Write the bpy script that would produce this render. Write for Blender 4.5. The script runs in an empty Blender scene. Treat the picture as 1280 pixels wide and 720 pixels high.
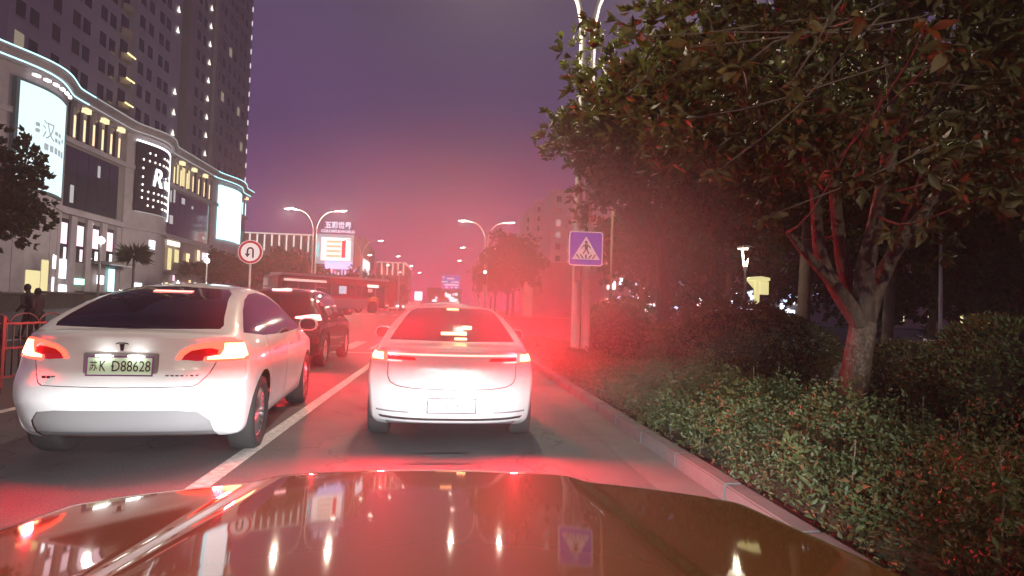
import bpy, bmesh, math, random
import numpy as np
from mathutils import Vector, Matrix
from mathutils.bvhtree import BVHTree

R = math.radians
rng = np.random.default_rng(7)
random.seed(7)
S = bpy.context.scene
COL = S.collection

# ------------------------------------------------------------------ camera
CAM_H, FPX = 1.41, 758.0
YAW, PITCH, ROLL = R(5.886), R(2.141), R(1.7)
c_f = Vector((math.sin(YAW)*math.cos(PITCH), math.cos(YAW)*math.cos(PITCH), math.sin(PITCH)))
c_r0 = Vector((math.cos(YAW), -math.sin(YAW), 0)); c_u0 = c_r0.cross(c_f)
c_r = c_r0*math.cos(ROLL) + c_u0*math.sin(ROLL)
c_u = c_u0*math.cos(ROLL) - c_r0*math.sin(ROLL)
CAM = Vector((0, 0, CAM_H))
cd = bpy.data.cameras.new('camera'); cam = bpy.data.objects.new('camera', cd); COL.objects.link(cam)
cd.sensor_width = 36; cd.lens = FPX*36/1280; cd.clip_start = 0.05; cd.clip_end = 6000
cam.matrix_world = Matrix(((c_r.x, c_u.x, -c_f.x, 0), (c_r.y, c_u.y, -c_f.y, 0), (c_r.z, c_u.z, -c_f.z, CAM_H), (0, 0, 0, 1)))
S.camera = cam
def ray(x, y): return c_f*FPX + c_r*(x-640) + c_u*(360-y)
def atY(x, y, Y): d = ray(x, y); return CAM + d*(Y/d.y)
def atX(x, y, X): d = ray(x, y); return CAM + d*(X/d.x)

# ------------------------------------------------------------------ world: city night sky, brighter and more purple towards the horizon
W = bpy.data.worlds.new('World'); S.world = W; W.use_nodes = True
wn = W.node_tree.nodes; wl = W.node_tree.links; wn.clear()
wo = wn.new('ShaderNodeOutputWorld'); wb = wn.new('ShaderNodeBackground')
sky = wn.new('ShaderNodeTexSky'); sky.sky_type = 'NISHITA'; sky.sun_disc = False
sky.sun_elevation = R(-4.0); sky.sun_rotation = R(200); sky.air_density = 2.0; sky.dust_density = 3.0
tc = wn.new('ShaderNodeTexCoord'); sp = wn.new('ShaderNodeSeparateXYZ'); wl.new(tc.outputs['Generated'], sp.inputs[0])
rp = wn.new('ShaderNodeValToRGB'); cr = rp.color_ramp
cr.elements[0].position = 0.0; cr.elements[0].color = (0.42, 0.10, 0.30, 1)
cr.elements[1].position = 0.9; cr.elements[1].color = (0.035, 0.032, 0.055, 1)
for p, c in ((0.12, (0.25, 0.072, 0.265, 1)), (0.28, (0.116, 0.050, 0.172, 1)), (0.5, (0.058, 0.042, 0.096, 1))):
    e = cr.elements.new(p); e.color = c
wl.new(sp.outputs['Z'], rp.inputs[0])
sc_ = wn.new('ShaderNodeMixRGB'); sc_.blend_type = 'ADD'; sc_.inputs[0].default_value = 1.0
sm_ = wn.new('ShaderNodeMixRGB'); sm_.blend_type = 'MULTIPLY'; sm_.inputs[0].default_value = 1.0
sm_.inputs[2].default_value = (0.05, 0.05, 0.05, 1)
nz = wn.new('ShaderNodeTexNoise'); nz.inputs['Scale'].default_value = 2.2; nz.inputs['Detail'].default_value = 5
wl.new(tc.outputs['Generated'], nz.inputs['Vector'])
nm = wn.new('ShaderNodeMapRange'); nm.inputs['From Min'].default_value = 0.3; nm.inputs['From Max'].default_value = 0.7
nm.inputs['To Min'].default_value = 0.72; nm.inputs['To Max'].default_value = 1.28
wl.new(nz.outputs['Fac'], nm.inputs['Value'])
mm = wn.new('ShaderNodeMixRGB'); mm.blend_type = 'MULTIPLY'; mm.inputs[0].default_value = 1.0
wl.new(rp.outputs[0], mm.inputs[1]); wl.new(nm.outputs[0], mm.inputs[2])
wl.new(sky.outputs[0], sm_.inputs[1]); wl.new(sm_.outputs[0], sc_.inputs[1]); wl.new(mm.outputs[0], sc_.inputs[2])
wl.new(sc_.outputs[0], wb.inputs[0]); wb.inputs[1].default_value = 1.0; wl.new(wb.outputs[0], wo.inputs[0])

S.view_settings.view_transform = 'Standard'; S.view_settings.look = 'None'
S.view_settings.gamma = 1; S.view_settings.exposure = 0.0; S.view_settings.use_curve_mapping = False
S.render.engine = 'CYCLES'
cy = S.cycles
cy.use_denoising = True; cy.max_bounces = 6; cy.diffuse_bounces = 2; cy.glossy_bounces = 3; cy.transmission_bounces = 4
cy.volume_bounces = 0; cy.transparent_max_bounces = 8; cy.sample_clamp_indirect = 3.0; cy.use_light_tree = True
cy.caustics_reflective = False; cy.caustics_refractive = False
cy.volume_step_rate = 2.0; cy.volume_max_steps = 256

LAMP_COL = (1.0, 0.82, 0.60)
LAMP_W = 2900.0          # street lamp head
BRAKE_W = 520.0          # brake lamp cluster
HEAD_W = 1200.0          # own headlamp
VAPOUR = 0.23
HAZE = 0.0018

# ------------------------------------------------------------------ materials
MATS = {}
def M(name, col=(0.5, 0.5, 0.5), rough=0.6, metal=0.0, emit=None, estr=0.0, coat=0.0, var=0.0, vscale=4.0, bump=0.0, bscale=40.0,
      spec=0.5, trans=0.0, stretch=None):
    if name in MATS: return MATS[name]
    m = bpy.data.materials.new(name); m.use_nodes = True; nt = m.node_tree; n = nt.nodes; l = nt.links
    b = n['Principled BSDF']
    b.inputs['Base Color'].default_value = (*col, 1); b.inputs['Roughness'].default_value = rough
    b.inputs['Metallic'].default_value = metal; b.inputs['Coat Weight'].default_value = coat
    b.inputs['Coat Roughness'].default_value = 0.04; b.inputs['Specular IOR Level'].default_value = spec
    if emit:
        b.inputs['Emission Color'].default_value = (*emit, 1); b.inputs['Emission Strength'].default_value = estr
    if var or bump:
        t = n.new('ShaderNodeTexCoord'); vec = t.outputs['Object']
        if stretch:
            mp = n.new('ShaderNodeMapping'); mp.inputs['Scale'].default_value = stretch; l.new(vec, mp.inputs[0]); vec = mp.outputs[0]
    if var:
        a = n.new('ShaderNodeTexNoise'); a.inputs['Scale'].default_value = vscale; a.inputs['Detail'].default_value = 6; a.inputs['Roughness'].default_value = 0.65
        l.new(vec, a.inputs['Vector'])
        r = n.new('ShaderNodeMapRange'); r.inputs['From Min'].default_value = 0.25; r.inputs['From Max'].default_value = 0.75
        r.inputs['To Min'].default_value = 1-var; r.inputs['To Max'].default_value = 1+var
        l.new(a.outputs['Fac'], r.inputs['Value'])
        x = n.new('ShaderNodeMixRGB'); x.blend_type = 'MULTIPLY'; x.inputs[0].default_value = 1
        x.inputs[1].default_value = (*col, 1); l.new(r.outputs[0], x.inputs[2]); l.new(x.outputs[0], b.inputs['Base Color'])
    if bump:
        q = n.new('ShaderNodeTexNoise'); q.inputs['Scale'].default_value = bscale; q.inputs['Detail'].default_value = 4
        l.new(vec, q.inputs['Vector'])
        u = n.new('ShaderNodeBump'); u.inputs['Strength'].default_value = bump; u.inputs['Distance'].default_value = 0.02
        l.new(q.outputs['Fac'], u.inputs['Height']); l.new(u.outputs[0], b.inputs['Normal'])
    if trans:
        o = n['Material Output']; tl = n.new('ShaderNodeBsdfTranslucent'); tl.inputs[0].default_value = (col[0]*1.4, col[1]*1.6, col[2]*0.6, 1)
        mx = n.new('ShaderNodeMixShader'); mx.inputs[0].default_value = trans
        l.new(b.outputs[0], mx.inputs[1]); l.new(tl.outputs[0], mx.inputs[2]); l.new(mx.outputs[0], o.inputs[0])
    MATS[name] = m; return m

def glow(name, col, strength): return M(name, (0.02, 0.02, 0.02), 0.5, emit=col, estr=strength)

asphalt = M('asphalt', (0.060, 0.058, 0.060), 0.62, var=0.30, vscale=1.3, bump=0.5, bscale=160)
def asphalt_detail(m):   # stone speckle, tar cracks and worn tracks on top of the broad mottling
    n = m.node_tree.nodes; l = m.node_tree.links; b = n['Principled BSDF']; src = b.inputs['Base Color'].links[0].from_socket
    t = n.new('ShaderNodeTexCoord'); s1 = n.new('ShaderNodeTexNoise'); s1.inputs['Scale'].default_value = 70; s1.inputs['Detail'].default_value = 3; l.new(t.outputs['Object'], s1.inputs['Vector'])
    r1 = n.new('ShaderNodeMapRange'); r1.inputs['From Min'].default_value = 0.3; r1.inputs['From Max'].default_value = 0.7; r1.inputs['To Min'].default_value = 0.45; r1.inputs['To Max'].default_value = 1.6; l.new(s1.outputs['Fac'], r1.inputs['Value'])
    w = n.new('ShaderNodeTexNoise'); w.inputs['Scale'].default_value = 1.5; w.inputs['Detail'].default_value = 4; l.new(t.outputs['Object'], w.inputs['Vector'])
    ad = n.new('ShaderNodeVectorMath'); ad.operation = 'ADD'; l.new(t.outputs['Object'], ad.inputs[0]); l.new(w.outputs['Color'], ad.inputs[1])
    v = n.new('ShaderNodeTexVoronoi'); v.feature = 'DISTANCE_TO_EDGE'; v.inputs['Scale'].default_value = 0.55; l.new(ad.outputs[0], v.inputs['Vector'])
    r2 = n.new('ShaderNodeMapRange'); r2.inputs['From Min'].default_value = 0.002; r2.inputs['From Max'].default_value = 0.010; r2.inputs['To Min'].default_value = 0.35; r2.inputs['To Max'].default_value = 1.0; l.new(v.outputs['Distance'], r2.inputs['Value'])
    x1 = n.new('ShaderNodeMixRGB'); x1.blend_type = 'MULTIPLY'; x1.inputs[0].default_value = 1; l.new(src, x1.inputs[1]); l.new(r1.outputs[0], x1.inputs[2])
    x2 = n.new('ShaderNodeMixRGB'); x2.blend_type = 'MULTIPLY'; x2.inputs[0].default_value = 1; l.new(x1.outputs[0], x2.inputs[1]); l.new(r2.outputs[0], x2.inputs[2]); l.new(x2.outputs[0], b.inputs['Base Color'])
asphalt_detail(asphalt)
soil = M('soil', (0.045, 0.036, 0.028), 0.95, var=0.4, vscale=3, bump=0.8, bscale=30)
paving = M('paving', (0.19, 0.18, 0.17), 0.8, var=0.25, vscale=2, bump=0.3, bscale=60)
concrete = M('concrete', (0.085, 0.082, 0.08), 0.85, var=0.28, vscale=2.2, bump=0.4, bscale=70)
paint_line = M('road_paint', (0.42, 0.42, 0.41), 0.6, var=0.55, vscale=14, bump=0.3, bscale=120)
lawn = M('lawn', (0.035, 0.05, 0.02), 0.95, var=0.4, vscale=2, bump=0.8, bscale=50)
dark_metal = M('dark_metal', (0.03, 0.03, 0.035), 0.45, 0.6)
grey_metal = M('galvanised', (0.58, 0.58, 0.58), 0.5, 0.1, var=0.15, vscale=5)
white_paint = M('white_car_paint', (0.78, 0.78, 0.78), 0.34, 0.0, coat=1.0, var=0.07, vscale=2.5)
silver_paint = M('silver_car_paint', (0.68, 0.69, 0.70), 0.36, 0.2, coat=1.0, var=0.07, vscale=2.5)
black_paint = M('black_car_paint', (0.018, 0.018, 0.020), 0.25, 0.0, coat=1.0)
gold_paint = M('amber_car_paint', (0.15, 0.068, 0.010), 0.6, 0.0, coat=1.0, spec=0.08)
dark_plastic = M('dark_plastic', (0.025, 0.025, 0.027), 0.55)
grey_plastic = M('grey_plastic', (0.24, 0.24, 0.245), 0.6)
car_glass = M('tinted_glass', (0.008, 0.008, 0.010), 0.06, 0.0, coat=1.0)
chrome = M('chrome', (0.7, 0.7, 0.72), 0.12, 1.0)
rubber = M('tyre_rubber', (0.02, 0.02, 0.02), 0.8, bump=0.3, bscale=60)
rim_metal = M('rim_metal', (0.45, 0.45, 0.47), 0.3, 0.9)
red_lens = M('red_lens', (0.25, 0.006, 0.008), 0.12, emit=(1, 0.02, 0.015), estr=0.35, coat=1)
brake_hot = M('brake_light_hot', (0.4, 0.02, 0.02), 0.3, emit=(1.0, 0.055, 0.030), estr=5.0)
brake_core = M('brake_light_core', (0.4, 0.05, 0.03), 0.3, emit=(1.0, 0.36, 0.15), estr=10.0)
brake_bar = M('brake_light_bar', (0.4, 0.02, 0.02), 0.3, emit=(1.0, 0.22, 0.18), estr=5.0)
plate_white = M('plate_white', (0.75, 0.75, 0.74), 0.5)
black_print = M('black_print', (0.015, 0.015, 0.015), 0.5)
lamp_lens = glow('street_lamp_lens', (1.0, 0.86, 0.72), 26.0)
bark = M('bark', (0.13, 0.105, 0.085), 0.9, var=0.4, vscale=6, bump=1.0, bscale=22, stretch=(3, 3, 0.7))
leaf_mag = M('magnolia_leaf', (0.078, 0.078, 0.030), 0.58, var=0.45, vscale=2.6, trans=0.22)
leaf_hedge = M('hedge_leaf', (0.044, 0.060, 0.018), 0.6, var=0.6, vscale=2.2, trans=0.2)
leaf_shrub = M('shrub_leaf', (0.085, 0.074, 0.030), 0.5, var=0.45, vscale=4.0, trans=0.15)
leaf_dark = M('dark_tree_leaf', (0.040, 0.046, 0.018), 0.5, var=0.4, vscale=1.2, trans=0.2)

# ------------------------------------------------------------------ helpers
def tag(o, label=None, cat=None, group=None, kind=None):
    if label: o['label'] = label
    if cat: o['category'] = cat
    if group: o['group'] = group
    if kind: o['kind'] = kind
    return o
def empty(name, loc=(0, 0, 0), rz=0.0, label=None, cat=None, group=None):
    o = bpy.data.objects.new(name, None); COL.objects.link(o); o.location = loc; o.rotation_euler = (0, 0, rz)
    o.empty_display_size = 0.2
    return tag(o, label, cat, group)
def link(name, me, mat=None, parent=None, loc=None, rot=None):
    if mat and not me.materials: me.materials.append(mat)
    o = bpy.data.objects.new(name, me); COL.objects.link(o)
    if parent: o.parent = parent
    if loc is not None: o.location = loc
    if rot is not None: o.rotation_euler = rot
    return o
def mesh_np(name, V, F, smooth=False):
    V = np.asarray(V, dtype=np.float32); F = np.asarray(F, dtype=np.int32)
    me = bpy.data.meshes.new(name); nv = len(V); nf, k = F.shape
    me.vertices.add(nv); me.vertices.foreach_set('co', V.ravel())
    me.loops.add(nf*k); me.loops.foreach_set('vertex_index', F.ravel())
    me.polygons.add(nf); me.polygons.foreach_set('loop_start', np.arange(0, nf*k, k, dtype=np.int32))
    if smooth: me.polygons.foreach_set('use_smooth', np.ones(nf, dtype=bool))
    me.update(calc_edges=True); me.validate(); return me
class MB:
    def __init__(s): s.v = []; s.f = []; s.sm = []
    def add(s, vs, fs, smooth=False):
        o = len(s.v); s.v += [tuple(v) for v in vs]; s.f += [tuple(i+o for i in f) for f in fs]; s.sm += [smooth]*len(fs); return s
    def box(s, c, d, rz=0.0, mat=None):
        cx, cy_, cz = c; hx, hy, hz = d[0]/2, d[1]/2, d[2]/2; ca, sa = math.cos(rz), math.sin(rz); vs = []
        for i in (-1, 1):
            for j in (-1, 1):
                for k in (-1, 1):
                    x, y, z = i*hx, j*hy, k*hz; p = Vector((cx+x*ca-y*sa, cy_+x*sa+y*ca, cz+z))
                    vs.append(mat @ p if mat else p)
        return s.add(vs, [(0, 1, 3, 2), (4, 6, 7, 5), (0, 4, 5, 1), (2, 3, 7, 6), (0, 2, 6, 4), (1, 5, 7, 3)])
    def bx(s, x0, x1, y0, y1, z0, z1): return s.box(((x0+x1)/2, (y0+y1)/2, (z0+z1)/2), (x1-x0, y1-y0, z1-z0))
    def tube(s, pts, rad, n=8, caps=True):
        pts = [Vector(p) for p in pts]; m = len(pts)
        rads = rad if isinstance(rad, (list, tuple)) else [rad]*m; vs = []; prev = None
        for i, p in enumerate(pts):
            t = (pts[min(i+1, m-1)]-pts[max(i-1, 0)]).normalized()
            if prev is None:
                a = Vector((0, 0, 1)) if abs(t.z) < 0.9 else Vector((1, 0, 0)); u = t.cross(a).normalized()
            else: u = (prev - t*prev.dot(t)).normalized()
            prev = u; w = t.cross(u)
            for k in range(n):
                an = 2*math.pi*k/n; vs.append(p+(u*math.cos(an)+w*math.sin(an))*rads[i])
        fs = [(i*n+k, i*n+(k+1) % n, (i+1)*n+(k+1) % n, (i+1)*n+k) for i in range(m-1) for k in range(n)]
        if caps: fs += [tuple(range(n))[::-1], tuple((m-1)*n+k for k in range(n))]
        return s.add(vs, fs, True)
    def lathe(s, prof, n=24, axis='z', c=(0, 0, 0), caps=False):
        vs = []
        for r, h in prof:
            for k in range(n):
                a = 2*math.pi*k/n; x, y = r*math.cos(a), r*math.sin(a)
                p = (x, y, h) if axis == 'z' else ((h, x, y) if axis == 'x' else (x, h, y))
                vs.append((p[0]+c[0], p[1]+c[1], p[2]+c[2]))
        m = len(prof); fs = [(i*n+k, i*n+(k+1) % n, (i+1)*n+(k+1) % n, (i+1)*n+k) for i in range(m-1) for k in range(n)]
        if caps: fs += [tuple(range(n))[::-1], tuple((m-1)*n+k for k in range(n))]
        return s.add(vs, fs, True)
    def prism(s, poly, axis, t0, t1):
        """polygon in the other two axes, extruded along axis between t0 and t1"""
        def P(a, b, t): return {'x': (t, a, b), 'y': (a, t, b), 'z': (a, b, t)}[axis]
        n = len(poly); vs = [P(a, b, t0) for a, b in poly]+[P(a, b, t1) for a, b in poly]
        return s.add(vs, [tuple(range(n)), tuple(range(2*n-1, n-1, -1))]+[(i, (i+1) % n, n+(i+1) % n, n+i) for i in range(n)])
    def mesh(s, name, bevel=0.0, fix=True):
        me = bpy.data.meshes.new(name); me.from_pydata(s.v, [], s.f)
        me.polygons.foreach_set('use_smooth', s.sm)
        if fix or bevel:
            bm = bmesh.new(); bm.from_mesh(me)
            if bevel: bmesh.ops.bevel(bm, geom=list(bm.edges), offset=bevel, segments=2, affect='EDGES', clamp_overlap=True)
            bmesh.ops.recalc_face_normals(bm, faces=list(bm.faces)); bm.to_mesh(me); bm.free()
        me.update(); return me
    def build(s, name, mat, parent=None, loc=None, rot=None, bevel=0.0): return link(name, s.mesh(name, bevel), mat, parent, loc, rot)
def copy_tree(o, parent=None):
    c = o.copy(); COL.objects.link(c)
    if parent: c.parent = parent
    for ch in o.children: copy_tree(ch, c)
    return c
def text(body, size, name, mat, parent, mtx, extrude=0.002, width=None, bold=0.0, shear=0.0):
    cu = bpy.data.curves.new(name, 'FONT'); cu.body = body; cu.size = size; cu.extrude = extrude; cu.align_x = 'CENTER'; cu.align_y = 'CENTER'
    cu.offset = bold; cu.shear = shear; cu.resolution_u = 3
    t = bpy.data.objects.new(name, cu); COL.objects.link(t)
    dg = bpy.context.evaluated_depsgraph_get(); dg.update()
    me = bpy.data.meshes.new_from_object(t.evaluated_get(dg)); bpy.data.objects.remove(t)
    V = np.array([v.co[:] for v in me.vertices])
    if width and len(V):
        s = width/(V[:, 0].max()-V[:, 0].min()); me.transform(Matrix.Diagonal((s, 1, 1, 1)))
    if len(V):
        V = np.array([v.co[:] for v in me.vertices]); c = (V.max(0)+V.min(0))/2
        me.transform(Matrix.Translation((-c[0], -c[1], 0)))
    me.transform(mtx); me.materials.clear(); return link(name, me, mat, parent)
def rear_mtx(x, y, z, rx=0.0):   # lettering that faces -Y
    return Matrix.Translation((x, y, z)) @ Matrix.Rotation(R(90)+rx, 4, 'X')
def gz(y):
    t = min(max((y-20)/32, 0), 1); return 0.8*t*t*(3-2*t)
def lamp(name, kind, loc, energy, col, parent=None, size=0.05, rot=(0, 0, 0), spot=None, blend=0.3):
    d = bpy.data.lights.new(name, kind); d.energy = energy; d.color = col
    if kind == 'AREA': d.shape = 'DISK'; d.size = size
    else: d.shadow_soft_size = size
    if kind == 'SPOT': d.spot_size = spot; d.spot_blend = blend
    o = bpy.data.objects.new(name, d); COL.objects.link(o); o.location = loc; o.rotation_euler = rot
    if parent: o.parent = parent
    return o
# ------------------------------------------------------------------ setting: ground, roads, kerbs, markings
def sheet(name, x0, x1, ys, dz, mat, nx=2, parent=None):
    V = []; F = []; n = nx
    for y in ys:
        for i in range(n): V.append((x0+(x1-x0)*i/(n-1), y, gz(y)+dz))
    for j in range(len(ys)-1):
        for i in range(n-1): a = j*n+i; F.append((a, a+1, a+n+1, a+n))
    me = bpy.data.meshes.new(name); me.from_pydata(V, [], F); return link(name, me, mat, parent)
YS = [-60, -30, -10, 0, 10, 18, 20]+[20+i*1.6 for i in range(1, 21)]+[60, 80, 110, 150, 220, 320]
g = sheet('ground', -2500, 2500, [-2500, -60]+YS[1:]+[700, 1500, 3500], -0.06, soil); tag(g, kind='structure')
road = sheet('road', -16.5, 2.14, YS, 0.0, asphalt, 4); tag(road, kind='structure')
YC = [24+i*1.6 for i in range(17)]
cross = sheet('cross_street', -120, 120, YC, -0.004, asphalt, 4); tag(cross, kind='structure')
far_road = sheet('side_road', -34, -16.5, YS, -0.02, asphalt, 4); tag(far_road, kind='structure')
plaza = sheet('plaza', -60, -26, YS, 0.02, paving, 4); tag(plaza, kind='structure')
park = sheet('park_lawn', 2.5, 60, [-40, 0, 10, 18, 21], 0.06, lawn, 4); tag(park, kind='structure')
path = sheet('park_path', 7.6, 12.5, [-40, 0, 10, 18, 21], 0.075, paving, 4); tag(path, kind='structure')
footway = sheet('far_footway', 2.5, 60, [50.5, 52, 60, 80, 110, 150, 220, 320], 0.08, paving, 4); tag(footway, kind='structure')
gut = sheet('gutter', 1.72, 2.135, [-20, 0, 10, 18, 20, 21.5], 0.005, concrete); tag(gut, kind='structure')
# kerb: individual stones with joints
kerb = empty('kerb', (0, 0, 0)); tag(kerb, 'pale concrete kerb of cut stones along the hedge', kind='structure')
ks = MB().bx(0, 0.155, 0, 0.985, -0.1, 0.135).mesh('kerb_stone', 0.012); ks.materials.append(concrete)
for i in range(24):
    k = link('kerb_stone', ks, None, kerb, (2.14+rng.normal(0, 0.003), -2.5+i*1.0, rng.normal(0, 0.003)))
kerb2 = empty('far_kerb', (0, 0, 0)); tag(kerb2, kind='structure')
kl = MB().bx(0, 0.155, 0, 4.97, -0.1, 0.14).mesh('kerb_stone', 0.01); kl.materials.append(concrete)
for i in range(22): link('kerb_stone', kl, None, kerb2, (2.3, 51+i*5.0, gz(52)))
# markings as thin children of the road
def mark(name, poly):
    m = MB(); n = len(poly)
    me = bpy.data.meshes.new(name); me.from_pydata([(x, y, gz(y)+0.006) for x, y in poly], [], [tuple(range(n))])
    return link(name, me, paint_line, road)
for a, b in ((-10, 0), (0, 8), (8, 18.6)): mark('lane_line', [(-1.92, a), (-1.76, a), (-1.76, b), (-1.92, b)])
mark('lane_line', [(-5.42, 0), (-5.28, 0), (-5.28, 18.6), (-5.42, 18.6)])
mark('stop_line', [(-5.3, 18.65), (1.7, 18.65), (1.7, 18.95), (-5.3, 18.95)])
for i in range(17):
    x = 1.2-i*0.95; mark('zebra_stripe', [(x, 20.4), (x+0.45, 20.4), (x+0.45, 24.2), (x, 24.2)])
for i in range(14):
    x = 1.2-i*0.95; mark('zebra_stripe', [(x, 47.8), (x+0.45, 47.8), (x+0.45, 51.2), (x, 51.2)])
for i in range(10): mark('lane_line', [(-1.9, 53+i*10), (-1.76, 53+i*10), (-1.76, 58+i*10), (-1.9, 58+i*10)])
# patch of worn asphalt behind the white sedan
pm = bpy.data.meshes.new('asphalt_patch')
pp = [(-0.35+0.09*math.sin(i*2.1), 0) for i in range(3)]
for k, (px, py, w, h) in enumerate([(0.0, 6.0, 0.55, 0.10), (-0.05, 5.6, 0.75, 0.09), (-0.1, 5.25, 0.5, 0.12), (0.1, 5.0, 0.6, 0.06), (-0.15, 4.7, 0.45, 0.08)]):
    pts = [(px+w/2*math.cos(a)*(0.8+0.3*random.random()), py+h/2*math.sin(a)*(0.6+0.6*random.random())) for a in [i*math.pi/7 for i in range(14)]]
    me = bpy.data.meshes.new('oil_stain'); me.from_pydata([(x, y, 0.003) for x, y in pts], [], [tuple(range(14))])
    link('oil_stain', me, M('oil_stain', (0.022, 0.02, 0.02), 0.4, var=0.3, vscale=20), road)
# ------------------------------------------------------------------ cars
def tab(t, x):
    xs = [p[0] for p in t]; ys = [p[1] for p in t]; n = len(t)
    if x <= xs[0]: return ys[0]
    if x >= xs[-1]: return ys[-1]
    for i in range(n-1):
        if xs[i] <= x <= xs[i+1]:
            h = xs[i+1]-xs[i]; s = (x-xs[i])/h; d = (ys[i+1]-ys[i])/h
            def sl(k):
                if k == 0 or k == n-1: return (ys[1]-ys[0])/(xs[1]-xs[0]) if k == 0 else (ys[-1]-ys[-2])/(xs[-1]-xs[-2])
                a = (ys[k]-ys[k-1])/(xs[k]-xs[k-1]); b = (ys[k+1]-ys[k])/(xs[k+1]-xs[k])
                return 0 if a*b <= 0 else 2*a*b/(a+b)
            m0, m1 = sl(i), sl(i+1)
            return ys[i]*(1+2*s)*(1-s)**2 + h*m0*s*(1-s)**2 + ys[i+1]*s*s*(3-2*s) + h*m1*s*s*(s-1)
def body(sp, na=26, nb=90, nc=30):
    L = sp['L']; bm = bmesh.new(); idx = {}; ext = {}
    def bmap(j):
        t = j/nb; return L*(0.35*t + 0.65*(t*t*(3-2*t))) if sp.get('dense_ends', True) else L*t
    def P(i, j, k):
        key = (i, j, k)
        if key in idx: return idx[key]
        a = -1+2*i/na; a = math.copysign(abs(a)**0.85, a); y = bmap(j); c = k/nc
        zt = tab(sp['ztop'], y); zb = tab(sp['zbot'], y); z = zb+c*(zt-zb)
        w = sp['W']*tab(sp['plan'], y)*tab(sp['side'], z)
        x = a*w
        z -= sp.get('crown', 0.05)*c*c*a*a*(0.4+0.6*min(1, max(0, (zt-0.9)/0.5)))
        fr = max(0, 1-y/0.75); yy = y + fr*fr*(tab(sp['yrear'], z)+sp['rcurve']*abs(a)**sp.get('rpow', 4))
        ff = max(0, 1-(L-y)/0.7); yy -= ff*ff*(tab(sp['yfront'], z)+0.35*abs(a)**3)
        v = bm.verts.new((x, yy, z)); idx[key] = v
        ext[v] = (i in (0, na))+(j in (0, nb))+(k in (0, nc)); return v
    def q(a, b, c, d):
        try: bm.faces.new((a, b, c, d))
        except ValueError: pass
    for i in range(na):
        for j in range(nb):
            for k in (0, nc):
                q(P(i, j, k), P(i+1, j, k), P(i+1, j+1, k), P(i, j+1, k))
    for j in range(nb):
        for k in range(nc):
            for i in (0, na): q(P(i, j, k), P(i, j+1, k), P(i, j+1, k+1), P(i, j, k+1))
    for i in range(na):
        for k in range(nc):
            for j in (0, nb): q(P(i, j, k), P(i+1, j, k), P(i+1, j, k+1), P(i, j, k+1))
    near = {v for v in bm.verts if ext.get(v, 0) >= 2}
    for _ in range(1): near |= {e.other_vert(v) for v in list(near) for e in v.link_edges}
    for _ in range(sp.get('smooth', 4)): bmesh.ops.smooth_vert(bm, verts=list(near), factor=0.5, use_axis_x=True, use_axis_y=True, use_axis_z=True)
    bmesh.ops.recalc_face_normals(bm, faces=list(bm.faces))
    for f in bm.faces: f.smooth = True
    return bm
def inside(p, poly):
    x, y = p; r = False; n = len(poly)
    for i in range(n):
        x1, y1 = poly[i]; x2, y2 = poly[(i+1) % n]
        if (y1 > y) != (y2 > y) and x < (x2-x1)*(y-y1)/(y2-y1)+x1: r = not r
    return r
def carve(bm, poly, axis, pred):
    """cut the outline of poly (seen along axis) into the faces that pred accepts; return the faces inside"""
    ia, ib = {'x': (1, 2), 'y': (0, 2), 'z': (0, 1)}[axis]
    lo = (min(p[0] for p in poly)-0.06, min(p[1] for p in poly)-0.06); hi = (max(p[0] for p in poly)+0.06, max(p[1] for p in poly)+0.06)
    def sel():
        out = []
        for f in bm.faces:
            c = f.calc_center_median()
            if lo[0] <= c[ia] <= hi[0] and lo[1] <= c[ib] <= hi[1] and pred(f, c): out.append(f)
        return out
    n = len(poly)
    for i in range(n):
        p, q = poly[i], poly[(i+1) % n]; dx, dy = q[0]-p[0], q[1]-p[1]
        if abs(dx)+abs(dy) < 1e-6: continue
        co = [0, 0, 0]; no = [0, 0, 0]; co[ia], co[ib] = p; no[ia], no[ib] = -dy, dx
        fs = sel(); geom = list({v for f in fs for v in f.verts})+list({e for f in fs for e in f.edges})+fs
        bmesh.ops.bisect_plane(bm, geom=geom, dist=1e-5, plane_co=co, plane_no=no)
    return [f for f in sel() if inside((f.calc_center_median()[ia], f.calc_center_median()[ib]), poly)]
def take(bm, faces, name, mat, parent, off=0.0, thick=0.0):
    vmap = {}; nb_ = bmesh.new()
    for f in faces:
        f.normal_update()
    vs = {v for f in faces for v in f.verts}
    for v in vs:
        nrm = Vector((0, 0, 0))
        for f in v.link_faces: nrm += f.normal*f.calc_area()
        nrm = nrm.normalized() if nrm.length else Vector((0, 0, 0))
        vmap[v] = nb_.verts.new(v.co+nrm*off)
    for f in faces:
        nf = nb_.faces.new([vmap[v] for v in f.verts]); nf.smooth = True
    if thick:
        r = bmesh.ops.extrude_face_region(nb_, geom=list(nb_.faces)+list(nb_.edges))
        # push the original sheet back to give the part an edge
        old = [vmap[v] for v in vs]
        for v, w in vmap.items():
            pass
        ext_v = [e for e in r['geom'] if isinstance(e, bmesh.types.BMVert)]
        nb_.normal_update()
        for v in old:
            nrm = Vector((0, 0, 0))
            for f in v.link_faces: nrm += f.normal
            if nrm.length: v.co -= nrm.normalized()*0
        for v in ext_v: pass
    bmesh.ops.delete(bm, geom=faces, context='FACES')
    me = bpy.data.meshes.new(name); nb_.to_mesh(me); nb_.free(); return link(name, me, mat, parent)
def mirror(poly): return [(-a, b) for a, b in poly][::-1]
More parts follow.
